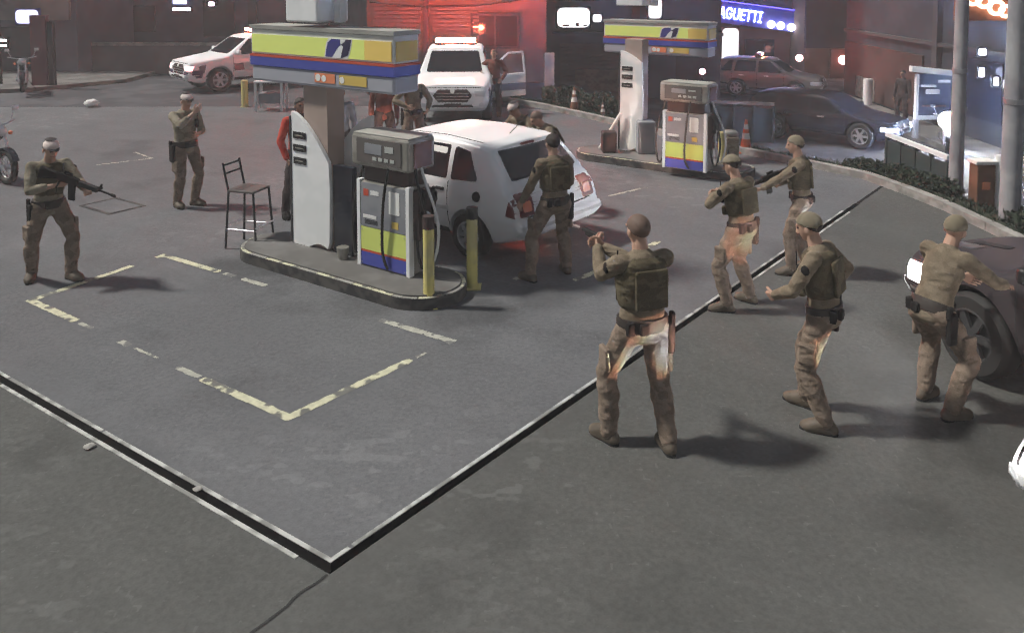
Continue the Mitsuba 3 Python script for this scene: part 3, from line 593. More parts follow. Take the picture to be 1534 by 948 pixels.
def pump(M, label, h=1.68, hose=True, two=False):
    """fuel pump; local x along A (width .82), front -y, depth .50, base at z .145"""
    k = thing('fuel_pump', label, 'fuel pump'); z0 = .146; w, dp = .77, .36
    part(k, 'cabinet', span(-w/2, w/2, -dp/2, dp/2, z0, 1.14, .015), 'm_pump_metal', M=M)
    part(k, 'side_edge', span(-w/2 - .02, -w/2 + .03, -dp/2 - .02, -dp/2 + .06, z0, 1.16), 'm_white', M=M); part(k, 'side_edge', span(w/2 - .03, w/2 + .02, -dp/2 - .02, -dp/2 + .06, z0, 1.16), 'm_white', M=M)
    f = -dp/2
    part(k, 'grey_panel', span(-w/2 + .035, w/2 - .035, f - .014, f - .002, .62, 1.13), 'm_pump_grey', M=M)
    part(k, 'yellow_panel', span(-w/2 + .035, w/2 - .035, f - .014, f - .002, .345, .61), 'm_yellow_sign', M=M)
    part(k, 'red_line', span(-w/2 + .035, w/2 - .035, f - .014, f - .002, .320, .343), 'm_redline', M=M)
    part(k, 'blue_panel', span(-w/2 + .035, w/2 - .035, f - .014, f - .002, .165, .318), 'm_blue_sign', M=M)
    part(k, 'neck', span(-w/2 + .04, w/2 - .04, -dp/2 + .05, dp/2 - .05, 1.142, 1.34), 'm_pump_dark', M=M)
    part(k, 'head', span(-w/2 - .07, w/2 + .05, -dp/2 - .05, dp/2 + .04, 1.33, h, .03), 'm_pump_metal', M=M)
    part(k, 'display_bezel', span(-w/2 + .03, w/2 - .06, f - .062, f - .052, 1.38, h - .04), 'm_pump_panel', M=M)
    part(k, 'display', span(-w/2 + .16, .04, f - .068, f - .064, 1.49, h - .09), 'm_pump_grey', M=M); part(k, 'display_lit', span(.09, .22, f - .068, f - .064, 1.53, h - .10), 'm_lcd', M=M)
    for i in range(4): part(k, 'keypad', span(-.10 + i*.09, -.04 + i*.09, f - .068, f - .064, 1.42, 1.46), 'm_lcd', M=M)
    part(k, 'head_top', span(-w/2 - .05, w/2 + .03, -dp/2 - .03, dp/2 + .02, h + .001, h + .012), 'm_signtop', M=M)
    part(k, 'side_screen', span(w/2 + .052, w/2 + .06, -dp/2 + .03, dp/2 - .03, 1.37, h - .05), 'm_rust', M=M)
    part(k, 'note_sheet', span(.10, .26, f - .019, f - .016, .82, 1.08), 'm_plastic_white', M=M)
    for q_, mm_ in (((-.30, -.22, .98, 1.06), 'm_redline'), ((-.19, -.06, 1.00, 1.05), 'm_offwhite'), ((-.31, -.10, .72, .76), 'm_offwhite'), ((.14, .24, .66, .74), 'm_amber_sign')): part(k, 'sticker', span(q_[0], q_[1], f - .018, f - .0145, q_[2], q_[3]), mm_, M=M)
    for x_ in (-.33, .33):
        for z_ in (.19, .58, 1.09): part(k, 'screw', cyl(.008, .006, (0, 0, 0), 8), 'm_steel', M=M @ T3(x_, f - .014, z_) @ R3((1, 0, 0), 90))
    part(k, 'vent', cat(*[span(-.28, -.08, f - .018, f - .0145, .655 + i_*.014, .661 + i_*.014) for i_ in range(4)]), 'm_black', M=M)
    # nozzle boots and hoses on the right side
    part(k, 'nozzle_boot', span(w/2 + .002, w/2 + .10, -.13, .13, .55, 1.12, .02), 'm_pump_dark', M=M)
    for y in (-.10, .08):
        part(k, 'nozzle', cat(tube([(w/2 + .14, y, 1.13), (w/2 + .16, y, 1.02), (w/2 + .13, y, .84)], .022), box(.05, .04, .12, (w/2 + .16, y, .98), .01)), 'm_gear', M=M)
    def hs(pts, m, r=.017): part(k, 'hose', tube(smooth_path(pts, 22), r, 10), m, M=M, smooth=50)
    hs([(.12, f - .03, 1.36), (.07, f - .07, 1.0), (.03, f - .06, .55), (.06, f - .05, .26), (.10, f - .05, .2)], 'm_rubber')
    hs([(-w/2 - .03, -.05, 1.36), (-w/2 - .13, -.10, .95), (-w/2 - .17, -.12, .40), (-w/2 - .10, -.14, .21), (-w/2 - .03, -.12, .35), (-w/2 - .05, -.08, .8)], 'm_rubber')
    hs([(w/2 + .05, -.12, 1.36), (w/2 + .19, -.14, .95), (w/2 + .22, -.12, .45), (w/2 + .15, -.12, .26), (w/2 + .08, -.12, .45), (w/2 + .13, -.10, .85)], 'm_rubber')
    hs([(w/2 + .05, -.02, 1.36), (w/2 + .24, -.03, .95), (w/2 + .27, -.02, .45), (w/2 + .2, -.02, .3), (w/2 + .13, -.02, .5), (w/2 + .14, 0, .85)], 'm_offwhite')
    return k
# first island
isl1, M1 = island((-2.15, 9.88, 0), .50, 'kerbed concrete island carrying the nearest pump and sign column', (-.95, 1.40))
Mcol = frame((-2.50, 10.22, 0), AX)
column(Mcol, 'white shield shaped sign column left of the nearest pump', .66, 1.66, .58)
price_sign(frame((-2.22, 10.22, 0), AX), 'large yellow, blue and grey fuel sign above the nearest pump', 2.48, 2.17, 2.84, .42, True)
pump(frame((-1.42, 9.46, 0), AX) @ T3(0, .10, 0), 'nearest fuel pump, with yellow and blue panels and looped hoses', 1.70)
k = thing('service_panel', 'dark upright service panel with a hose between the white column and the nearest pump', 'panel')
part(k, 'board', span(-.16, .16, -.04, .04, .145, 1.22), 'm_pane_dark', M=frame((-2.02, 9.98, 0), AX)); part(k, 'bucket', cyl(.06, .14, (0, 0, .146), 14, .075), 'm_pump_metal', M=frame((-2.02, 9.80, 0), AX), smooth=40)
# second island
isl2, M2 = island((2.78, 15.42, 0), .50, 'dark kerbed island carrying the second pump and column beyond the hatchback', (-1.25, 1.25))
column(frame((2.28, 15.98, 0), AX), 'white sign column of the second island with three dark badges', .46, 1.92, .22, back=False)
price_sign(frame((2.98, 17.0, 0), AX) , 'smaller yellow, blue and grey fuel sign above the second pump', 2.28, 1.93, 2.56, .42, True)
pump(frame((3.10, 14.55, 0), AX), 'second fuel pump, tall and grey with a yellow panel, beyond the hatchback', 1.66)
solo('leaning_pipe', tube([(1.72, 16.2, .17), (2.10, 16.02, .88)], .03), 'm_plastic_white', 'white pipe leaning against the column of the second island', 'pipe', smooth=40)
solo('waste_bin', box(.34, .34, .62, (2.55, 15.85, .146), .03), 'm_pump_grey', 'grey bin standing right of the second column', 'bin')
solo('waste_bin', box(.28, .28, .40, (1.86, 15.92, .146), .03), 'm_pump_dark', 'dark bin at the left end of the second island', 'bin')
# bollards
def bollard(x, y, label, h=.86, r=.055, top='m_bollard'):
    k = thing('bollard', label, 'bollard'); part(k, 'post', cyl(r, h*.86, (x, y, 0), 18), 'm_bollard', smooth=40)
    part(k, 'cap', cyl(r + .003, h*.14, (x, y, h*.86), 18), top, smooth=40); part(k, 'base_plate', box(.2, .2, .012, (x, y, .001)), 'm_bollard')
bollard(-.885, 8.71, 'yellow bollard with a dark collar at the near end of the first island', .98, .06, 'm_pump_dark')
bollard(-.45, 9.25, 'yellow bollard with a black top beside the rear wheel of the hatchback', .92, .062, 'm_black')
bollard(-7.2, 22.4, 'pale yellow bollard in front of the wheel of the far police car', .72, .09)
bollard(3.86, 15.2, 'pale yellow bollard right of the second pump', .66, .07)
k = thing('air_unit', 'squat beige air service unit standing right of the second pump', 'machine')
part(k, 'body', box(.30, .30, .52, (4.12, 15.65, 0), .05), 'm_khaki_light'); part(k, 'cap', box(.26, .26, .10, (4.12, 15.65, .51), .04), 'm_kerb'); part(k, 'hose', tube(smooth_path([(3.98, 15.6, .42), (3.90, 15.5, .25), (3.96, 15.45, .10), (4.04, 15.48, .25)], 14), .02), 'm_rubber', smooth=40)
# cones
def cone(x, y, z, h, label, colors=('m_cone', 'm_cone_white', 'm_cone')):
    k = thing('traffic_cone', label, 'cone'); w = h*.5
    part(k, 'base', box(w, w, h*.06, (x, y, z), .01), colors[0])
    rr = lambda t: h*(.19 - .155*t); cut = [.06, .42, .60, .72, .86, 1.0]; cl = [0, 1, 0, 1, 0]
    for i in range(5):
        a, b = cut[i], cut[i + 1]; part(k, 'band', cyl(rr(a), h*(b - a) - .001, (x, y, z + h*a), 18, rr(b)), colors[cl[i]], smooth=40)
cone(4.67, 16.55, 0.0, .66, 'orange and white traffic cone right of the second pump')
cone(1.61, 21.5, 0.0, .66, 'orange and white traffic cone by the kerb left of the second column', ('m_rust', 'm_cone_white'))
cone(2.25, 20.6, 0.0, .40, 'short pale traffic cone nearest the second column', ('m_rust', 'm_cone_white'))
# bar stool
k = thing('bar_stool', 'tall dark metal bar stool with a low back beside the first island', 'stool')
Ms = frame((-3.42, 10.72, 0), (0.95, -0.30, 0))
legs = [(-.20, -.18), (.20, -.18), (-.20, .18), (.20, .18)]
for i, (x, y) in enumerate(legs):
    top = .74 if x > 0 else 1.12; xx = x if x > 0 else x - .06
    part(k, 'leg', tube([(x*1.15, y*1.1, .012), (x*.92, y*.95, .74)] + ([(xx, y*.95, 1.10)] if x < 0 else []), .015), 'm_trim', M=Ms, smooth=40)
part(k, 'seat', box(.40, .38, .035, (0, 0, .74), .015), 'm_pump_panel', M=Ms)
for z in (1.08, .97): part(k, 'back_rail', tube([(-.255 + (1.1 - z)*.1, -.17, z), (-.255 + (1.1 - z)*.1, .17, z)], .013), 'm_trim', M=Ms, smooth=40)
for a, b in (((-.22, -.19, .26), (.22, -.19, .26)), ((-.22, .19, .26), (.22, .19, .26)), ((-.22, -.19, .30), (-.22, .19, .30)), ((.22, -.19, .30), (.22, .19, .30))): part(k, 'footrest', tube([a, b], .012), 'm_chrome', M=Ms, smooth=40)
# white framed cart under the sign
k = thing('metal_cart', 'white framed cart with a grey tray, seen just below the larger fuel sign', 'cart')
for x in (-6.68, -6.0):
    for y in (21.65, 22.15): part(k, 'leg', span(x - .03, x + .03, y - .03, y + .03, .0, .74), 'm_offwhite')
part(k, 'tray', span(-6.62, -6.06, 21.7, 22.1, .20, .46), 'm_pump_grey'); part(k, 'shelf', span(-6.72, -5.96, 21.6, 22.2, .741, .79, .01), 'm_offwhite')
# ---------------------------------------------------------------- vehicles
def chaikin(p, n=2):
    for _ in range(n):
        q = [p[0]]
        for a, b in zip(p[:-1], p[1:]): q += [a*.75 + b*.25, a*.25 + b*.75]
        q.append(p[-1]); p = q
    return p
def car_shell(L, W, top, bot, belt, roof_in, nose=.16, tail=.10, crown=.03, sill=.90):
    """x forward, y left, z up. top/bot/belt: lists of (x, z). roof_in: how far the side leans in from belt to roof."""
    tx, tz = np.array(sorted(top)).T; bx, bz = np.array(sorted(bot)).T; ex, ez = np.array(sorted(belt)).T
    xs = np.unique(np.round(np.r_[np.linspace(-L/2, L/2, 70), -L/2 + np.array([.0, .02, .05, .09]), L/2 - np.array([.0, .02, .05, .09]), tx], 4))
    xs = xs[np.r_[True, np.diff(xs) > .008]]
    zt = np.interp(xs, tx, tz); zr = max(tz)
    for _ in range(2): zt[1:-1] = (zt[:-2] + 2*zt[1:-1] + zt[2:])/4
    rings = []
    for x, t in zip(xs, zt):
        b, e = np.interp(x, bx, bz), np.interp(x, ex, ez)
        u = x/(L/2); a = nose if u > 0 else tail
        w = W/2*(1 - a*abs(u)**5); d = L/2 - abs(x)
        if d < .10: w -= .10*(1 - math.sqrt(max(0, 1 - (1 - d/.10)**2)))*.8
        shr = .05*(1 - min(1, d/.06))
        t2 = t - shr; b2 = b + shr; e2 = min(e, t2 - .035)
        yt = w - roof_in*max(0, (t2 - e2 - .035))/max(.05, zr - e) - .03
        half = [np.array(q) for q in ((0, b2), (w*.82, b2), (w*sill, b2 + .03), (w*.985, b2 + .4*(e2 - b2)), (w, b2 + .62*(e2 - b2)), (w*.992, e2), (yt, t2 - .035), (yt*.90 - .01, t2 + .0), (yt*.5, t2 + crown*.8), (0, t2 + crown))]
        half = chaikin(half, 2); ring = np.array(half + [np.array([-q[0], q[1]]) for q in half[-2:0:-1]])
        rings.append(np.c_[np.full(len(ring), x), ring])
    n = len(rings[0]); V = np.vstack(rings + [[[xs[0], 0, rings[0][:, 2].mean()]], [[xs[-1], 0, rings[-1][:, 2].mean()]]]); F = []
    for r in range(len(rings) - 1):
        for i in range(n):
            a, b, c, d = r*n + i, r*n + (i + 1) % n, (r + 1)*n + (i + 1) % n, (r + 1)*n + i; F += [[a, b, c], [a, c, d]]
    e0, e1 = len(V) - 2, len(V) - 1; o = (len(rings) - 1)*n
    for i in range(n): F += [[e0, (i + 1) % n, i], [e1, o + i, o + (i + 1) % n]]
    m = trimesh.Trimesh(V, F, process=True); m.fix_normals(); return m
DIRS = {'left': ((0, -1, 0), lambda a, b: (a, 3.0, b)), 'right': ((0, 1, 0), lambda a, b: (a, -3.0, b)), 'front': ((-1, 0, 0), lambda a, b: (5.0, a, b)), 'rear': ((1, 0, 0), lambda a, b: (-5.0, a, b)), 'top': ((0, 0, -1), lambda a, b: (a, b, 4.0))}
def skin(shell, poly, side, off=.004, inset=.02, edge=.10):
    """a panel that follows the shell: poly drawn in the view from that side, (x, z), (y, z) or (x, y)."""
    g = sg.Polygon(poly) if not hasattr(poly, 'exterior') else poly
    v, f = trimesh.creation.triangulate_polygon(g, engine='earcut')
    v, f = trimesh.remesh.subdivide_to_size(np.c_[v, np.zeros(len(v))], f, edge, max_iter=20)
    v, inv = np.unique(np.round(v, 6), axis=0, return_inverse=True); f = inv.reshape(-1)[f]
    d, org = DIRS[side]; d = np.array(d, float); o = np.array([org(a, b) for a, b, _ in v], float)
    hit, ri, _ = shell.ray.intersects_location(o, np.tile(d, (len(o), 1)), multiple_hits=True)
    best = np.full(len(o), np.inf)
    dist = (hit - o[ri]) @ d; np.minimum.at(best, ri, dist)
    bad = ~np.isfinite(best)
    if bad.all(): raise ValueError('panel misses the shell')
    if bad.any(): f = f[~bad[f].any(1)]; best[bad] = best[~bad].max()
    P = o + d*(best - off)[:, None]; Q = P + d*inset
    m = trimesh.Trimesh(np.vstack([P, Q]), f, process=False); e = np.sort(f[:, [0, 1, 1, 2, 2, 0]].reshape(-1, 2), axis=1)
    ue, ct = np.unique(e, axis=0, return_counts=True); bd = ue[ct == 1]; n = len(P)
    F = np.vstack([f] + [[[a, b, n + b], [a, n + b, n + a]] for a, b in bd]); m = trimesh.Trimesh(np.vstack([P, Q]), F, process=False)
    if np.dot(trimesh.Trimesh(P, f, process=False).face_normals.mean(0), d) > 0: m.faces = m.faces[:, ::-1]
    return m
def rpoly(pts, r=.03):
    g = sg.Polygon(pts); return g.buffer(-r).buffer(r, quad_segs=3)
def wheel(k, M, x, y, r, w, side, alloy='m_alloy', spokes=6):
    Mw = M @ T3(x, y, r) @ R3((1, 0, 0), -90 if side > 0 else 90)
    prof = [(r*.62, -w/2), (r*.9, -w/2), (r*.985, -w*.36), (r, -w*.2), (r, w*.2), (r*.985, w*.36), (r*.9, w/2), (r*.62, w/2), (r*.60, w*.3), (r*.60, -w*.3), (r*.62, -w/2)]
    tyre = trimesh.creation.revolve(np.array(prof), sections=32)
    wk = part(k, 'wheel', tyre, 'm_rubber', M=Mw, smooth=40)
    ms = [tm(m3.Manifold.cylinder(.04, r*.17, r*.15, 20)), trimesh.creation.revolve(np.array([(r*.55, -.02), (r*.63, -.02), (r*.63, .05), (r*.59, .055), (r*.55, .02), (r*.55, -.02)]), sections=32)]
    for i in range(spokes):
        a = i*6.2832/spokes; ms.append(bar((r*.1*math.cos(a), r*.1*math.sin(a), .02), (r*.58*math.cos(a), r*.58*math.sin(a), .02), r*.17, .035))
    part(wk, 'rim', cat(*ms), alloy, M=Mw @ T3(0, 0, w*.5 - .05), smooth=30); part(wk, 'brake_disc', cyl(r*.57, .015, (0, 0, 0), 24), 'm_trim', M=Mw @ T3(0, 0, w*.5 - .09))
    return wk
def cut_arches(shell, axles, r, W):
    b = mf(shell)
    for x in axles:
        for s in (1, -1): b = b - m3.Manifold.cylinder(.34, r, r, 32).translate((0, 0, -.17)).rotate((90, 0, 0)).translate((x, s*(W/2 - .10), r*.86))
    return tm(b)
def mirror(k, M, x, z, y, col):
    for s in (1, -1):
        part(k, 'mirror', cat(box(.10, .20, .14, (x, s*(y + .10), z), .035), bar((x, s*(y - .04), z + .03), (x, s*(y + .04), z + .05), .04, .03)), col, M=M, smooth=40)

def hatchback():
    k = thing('hatchback', 'white five door hatchback stopped beside the nearest pump, its rear towards us', 'car')
    L, W = 4.05, 1.80; M = frame((-0.92, 11.67, 0), (-0.775, 0.632, 0))
    top = [(1.95, .62), (1.86, .72), (1.1, .86), (.82, .92), (.25, 1.36), (.05, 1.42), (-.6, 1.44), (-1.25, 1.40), (-1.42, 1.36), (-1.72, 1.02), (-1.80, .90), (-1.90, .84), (-1.95, .60)]
    bot = [(1.95, .32), (1.7, .22), (-1.6, .22), (-1.85, .30), (-1.95, .36)]; belt = [(1.95, .60), (.9, .84), (-1.2, .90), (-1.95, .86)]
    s0 = car_shell(L, W, top, bot, belt, .17, nose=.13, tail=.05); s = cut_arches(s0, (1.24, -1.20), .335, W)
    part(k, 'body', s, 'm_carwhite', M=M, smooth=32)
    S = lambda nm, poly, side, m, off=.004, **kw: part(k, nm, skin(s0, poly, side, off, edge=.035 if 'light' in nm or 'lens' in nm else .10), m, smooth=50, M=M, **kw)
    for sd in ('left', 'right'):
        S('front_window', rpoly([(.66, .95), (.30, 1.30), (-.12, 1.35), (-.14, .95)]), sd, 'm_glass'); S('rear_window', rpoly([(-.21, .95), (-.20, 1.35), (-.78, 1.355), (-.82, .95)]), sd, 'm_glass')
        S('quarter_window', rpoly([(-.89, .95), (-.86, 1.35), (-1.12, 1.31), (-1.34, .98)]), sd, 'm_glass')
        for x in (.70, -.175, -.86): S('door_seam', [(x, .34), (x + .010, .34), (x + .010, .93), (x, .93)], sd, 'm_trim', .002)
        S('door_trim', [(.70, .56), (.70, .61), (-.88, .61), (-.88, .56)], sd, 'm_offwhite', .012)
        S('door_handle', rpoly([(-.02, .80), (-.14, .80), (-.14, .835), (-.02, .835)], .01), sd, 'm_black', .02); S('door_handle', rpoly([(-.66, .80), (-.80, .80), (-.80, .835), (-.66, .835)], .01), sd, 'm_black', .02)
        S('sill', [(.86, .235), (.86, .31), (-.82, .31), (-.82, .235)], sd, 'm_trim', .008)
    S('fuel_flap', sg.Point(-1.34, .80).buffer(.065), 'left', 'm_black', .003)
    S('windshield', rpoly([(-.60, .96), (.60, .96), (.53, 1.33), (-.53, 1.33)]), 'front', 'm_glass')
    S('rear_screen', rpoly([(-.68, 1.01), (.68, 1.01), (.59, 1.335), (-.59, 1.335)]), 'rear', 'm_glass', .006)
    for sg_ in (1, -1):
        tl = S('taillight', rpoly([(sg_*.775, .62), (sg_*.765, .88), (sg_*.50, .88), (sg_*.52, .62)], .02), 'rear', 'm_taillight', .014); part(tl, 'lens', skin(s0, rpoly([(sg_*.71, .67), (sg_*.71, .79), (sg_*.55, .79), (sg_*.555, .67)], .02), 'rear', .02), 'm_orange_sign', M=M, smooth=50)
        S('headlight', rpoly([(sg_*.70, .58), (sg_*.70, .70), (sg_*.36, .70), (sg_*.38, .58)], .02), 'front', 'm_lamp_glass', .01)
        S('side_lens', rpoly([(-1.985, .62), (-1.972, .84), (-1.86, .88), (-1.80, .64)], .01), 'left' if sg_ > 0 else 'right', 'm_taillight', .012)
    S('rear_bumper', rpoly([(-.80, .34), (.80, .34), (.80, .56), (-.80, .56)], .04), 'rear', 'm_carwhite', .055)
    S('bumper_strip', rpoly([(-.78, .47), (.78, .47), (.78, .51), (-.78, .51)], .01), 'rear', 'm_offwhite', .065)
    S('front_bumper', rpoly([(-.78, .32), (.78, .32), (.78, .50), (-.78, .50)], .04), 'front', 'm_carwhite', .05)
    S('license_plate', rpoly([(-.20, .66), (.20, .66), (.20, .79), (-.20, .79)], .008), 'rear', 'm_pump_metal', .016)
    S('tailgate_seam', sg.Polygon([(-.66, .60), (.66, .60), (.66, .612), (-.66, .612)]), 'rear', 'm_trim', .004)
    S('brake_light', rpoly([(-.14, 1.345), (.14, 1.345), (.14, 1.37), (-.14, 1.37)], .006), 'rear', 'm_taillight', .012)
    for sg_ in (1, -1): S('roof_gutter', [(.1, sg_*.575), (.1, sg_*.59), (-1.2, sg_*.59), (-1.2, sg_*.575)], 'top', 'm_trim', .003)
    part(k, 'aerial', tube([(-1.15, 0, 1.44), (-1.45, 0, 1.72)], .006), 'm_black', M=M)
    part(k, 'wiper', tube([(-1.62, 0.02, 1.08), (-1.54, .36, 1.14)], .008), 'm_black', M=M)
    mirror(k, M, .62, .92, .74, 'm_black')
    for x in (1.24, -1.20):
        for s_ in (1, -1): wheel(k, M, x, s_*(W/2 - .10), .285, .18, s_, spokes=8)
    part(k, 'exhaust', tube([(-1.7, -.4, .25), (-1.98, -.4, .25)], .025), 'm_steel', M=M)
    # pale strip painted as a reflection on the side glass, in the photograph a pale blot at the top of the rear door window
    S('window_reflection', rpoly([(-.45, 1.25), (-.45, 1.32), (-.74, 1.32), (-.74, 1.24)], .02), 'left', 'm_plastic_white', .008)
hatchback()

def suv_shell(L, W, hood, roof, wb, pickup=False):
    h = L/2
    if pickup: top = [(h, hood - .22), (h - .08, hood - .08), (h - 1.05, hood + .06), (h - 1.25, hood + .10), (h - 1.95, roof - .05), (h - 2.2, roof), (h - 3.3, roof - .01), (h - 3.55, roof - .08), (h - 3.72, hood + .08), (h - 3.8, hood + .05), (-h + .05, hood + .05), (-h, hood - .05)]
    else: top = [(h, hood - .22), (h - .08, hood - .08), (h - 1.05, hood + .06), (h - 1.2, hood + .10), (h - 1.85, roof - .06), (h - 2.1, roof), (-h + .9, roof - .02), (-h + .45, roof - .08), (-h + .12, hood + .10), (-h, hood - .1)]
    bot = [(h, .42), (h - .3, .30), (-h + .3, .32), (-h, .48)]; belt = [(h, hood - .25), (h - 1.2, hood + .02), (-h, hood + .04)]
    return car_shell(L, W, top, bot, belt, .19, nose=.15, tail=.07)
def lightbar(k, M, x, z, on_red, y=.55):
    part(k, 'light_bar_base', box(.22, 2*y, .05, (x, 0, z), .015), 'm_black', M=M)
    for i in range(len(on_red)):
        n_ = len(on_red); a = -y + .02 + i*(2*y - .04)/n_; w_ = (2*y - .04)/n_ - .012
        part(k, 'light_bar_lens', span(x - .10, x + .10, a, a + w_, z + .05, z + .16, .02), 'm_emblack' if on_red[i] else 'm_taillight', M=M, emit=on_red[i] or None)
def pickup(label, org, heading, on_red, L=4.9, W=1.85, hood=1.02, roof=1.70, pick=True, col='m_carwhite', door_open=False, lamps=None, stripe=True, name='police_car', alloy='m_alloy', dark_front=False):
    k = thing(name, label, 'police car' if name == 'police_car' else 'car'); M = frame(org, heading); h = L/2; r = .37
    s0 = suv_shell(L, W, hood, roof, 2.9, pick); ax = (h - .92, -h + 1.1); s = cut_arches(s0, ax, r + .06, W)
    part(k, 'body', s, col, M=M, smooth=32)
    S = lambda nm, poly, side, m, off=.004, **kw: part(k, nm, skin(s0, poly, side, off, edge=.035 if 'light' in nm or 'lens' in nm else .10), m, smooth=50, M=M, **kw)
    bz = hood + .09
    for sd in ('left', 'right'):
        S('front_window', rpoly([(h - 1.42, bz), (h - 1.92, roof - .10), (h - 2.35, roof - .09), (h - 2.35, bz)]), sd, 'm_glass')
        S('rear_window', rpoly([(h - 2.45, bz), (h - 2.45, roof - .09), (h - 3.2, roof - .09), (h - 3.3, bz)]), sd, 'm_glass')
        if not pick: S('cargo_window', rpoly([(h - 3.42, bz), (h - 3.35, roof - .09), (-h + .75, roof - .13), (-h + .45, bz)]), sd, 'm_glass')
        for x in (h - 1.36, h - 2.40, h - 3.38): S('door_seam', [(x, .45), (x + .012, .45), (x + .012, bz - .03), (x, bz - .03)], sd, 'm_trim', .003)
        for x in (h - 2.12, h - 3.1): S('door_handle', rpoly([(x, hood - .07), (x + .2, hood - .07), (x + .2, hood - .03), (x, hood - .03)], .01), sd, 'm_chrome', .03)
        if stripe:
            S('side_stripe', [(h - 1.38, .62), (h - 1.36, .84), (h - 3.3, .92), (h - 3.3, .70)], sd, 'm_policegrey', .005)
            S('side_emblem', rpoly([(h - 1.7, .60), (h - 1.65, .86), (h - 2.0, .86), (h - 2.05, .60)], .04), sd, 'm_offwhite', .008)
            S('fender_graphic', [(h - .32, .60), (h - .30, .82), (h - .52, .86), (h - .46, .60)], sd, 'm_policegrey', .005)
        S('sill', [(h - 1.40, .33), (h - 1.40, .41), (-h + 1.6, .41), (-h + 1.6, .33)], sd, 'm_trim', .01)
    S('windshield', rpoly([(-.70, hood + .12), (.70, hood + .12), (.60, roof - .09), (-.60, roof - .09)], .05), 'front', 'm_glass', .006)
    S('grille', rpoly([(-.46, hood - .30), (-.34, hood - .16), (.34, hood - .16), (.46, hood - .30), (.34, hood - .46), (-.34, hood - .46)], .02), 'front', 'm_pump_dark', .010)
    for j in range(3): S('grille_bar', rpoly([(-.38, hood - .26 - j*.07), (.38, hood - .26 - j*.07), (.38, hood - .245 - j*.07), (-.38, hood - .245 - j*.07)], .004), 'front', 'm_chrome', .018)
    S('grille_badge', sg.Point(0, hood - .19).buffer(.055), 'front', 'm_plastic_white', .024)
    if dark_front:
        S('front_graphic', rpoly([(-.84, .45), (.84, .45), (.80, hood - .36), (.50, hood - .36), (.40, hood - .47), (-.40, hood - .47), (-.50, hood - .36), (-.80, hood - .36)], .01), 'front', 'm_navy_dark', .008)
        for sd in ('left', 'right'): S('lower_graphic', rpoly([(h - .1, .46), (h - .12, .70), (h - .42, .70), (h - .40, .46)], .02), sd, 'm_navy_dark', .007)
    S('hood_seam', [(-.66, hood - .13), (.66, hood - .13), (.66, hood - .115), (-.66, hood - .115)], 'front', 'm_trim', .003)
    S('front_bumper', rpoly([(-.85, .42), (.85, .42), (.85, .56), (-.85, .56)], .04), 'front', col, .05)
    S('bumper_opening', rpoly([(-.5, .45), (.5, .45), (.45, .51), (-.45, .51)], .01), 'front', 'm_black', .06)
    S('license_plate', rpoly([(-.2, .455), (.2, .455), (.2, .54), (-.2, .54)], .006), 'front', 'm_pump_dark', .07)
    for i, sg_ in enumerate((1, -1)):
        e = lamps[i] if lamps else None
        S('headlight', rpoly([(sg_*.82, hood - .34), (sg_*.82, hood - .19), (sg_*.50, hood - .20), (sg_*.54, hood - .32)], .02), 'front', 'm_emblack' if e else 'm_lamp_glass', .012, emit=e)
        S('fog_lamp', sg.Point(sg_*.68, .50).buffer(.06), 'front', 'm_lamp_glass', .062)
        S('taillight', rpoly([(sg_*.80, hood - .45), (sg_*.80, hood - .10), (sg_*.64, hood - .10), (sg_*.64, hood - .45)], .02), 'rear', 'm_taillight', .012)
    S('rear_bumper', rpoly([(-.84, .45), (.84, .45), (.84, .62), (-.84, .62)], .04), 'rear', 'm_trim', .05)
    if not pick: S('rear_screen', rpoly([(-.62, hood + .10), (.62, hood + .10), (.54, roof - .14), (-.54, roof - .14)]), 'rear', 'm_glass', .006)
    mirror(k, M, h - 1.50, hood + .10, W/2 - .06, 'm_carwhite' if col == 'm_carwhite' else 'm_black')
    for x in ax:
        for s_ in (1, -1): wheel(k, M, x, s_*(W/2 - .11), r, .24, s_, alloy)
    if on_red: lightbar(k, M, h - 2.45, roof + .03, on_red)
    if door_open:   # driver's (left) door swung wide
        Md = M @ T3(h - 1.40, W/2 - .02, 0) @ R3((0, 0, 1), -62)
        dk = part(k, 'door', span(-1.0, 0, -.03, .05, .46, hood + .03, .025), col, M=Md, label='open front door on the driver\'s side')
        part(dk, 'window_frame', cat(*[tube(q, .028) for q in ([(-.02, 0, hood + .03), (-.22, -.03, hood + .32), (-.55, -.08, roof - .14), (-.98, -.09, roof - .13)], [(-.98, -.09, roof - .13), (-.99, 0, hood + .02)])]), col, M=Md)
        part(dk, 'handle', span(-.9, -.72, .05, .08, hood - .10, hood - .06), 'm_chrome', M=Md); part(dk, 'inner_panel', span(-.92, -.08, -.045, -.032, .52, hood - .02), 'm_policegrey', M=Md)
        part(dk, 'stripe', span(-1.0, 0, .052, .056, .62, .80), 'm_policegrey', M=Md)
    return k, M
RED = (480.0, 36.0, 16.0); RW = (440.0, 48.0, 34.0)
pickup('white police pickup facing us behind the hatchback, red light bar lit and one door open', (-1.47, 21.95, 0), (0.03, -1, 0), [RED, RW, RED], door_open=True)
pickup('white police pickup with dark side graphics at upper left, its nose pointing left', (-8.32, 27.0, 0), (-0.75, -0.66, 0), [tuple(.10*c for c in RED), tuple(.10*c for c in RW)], roof=1.66, dark_front=True, lamps=[(2.2, .5, .5), (3.0, 1.6, 1.5)])
pickup('silver police car with red roof lights parked across the street', (10.3, 33.6, -1.3), (0.88, -0.47, 0), [None, tuple(.5*c for c in RED), None], L=4.3, W=1.75, hood=.95, roof=1.56, pick=False, col='m_carsilver', stripe=False)
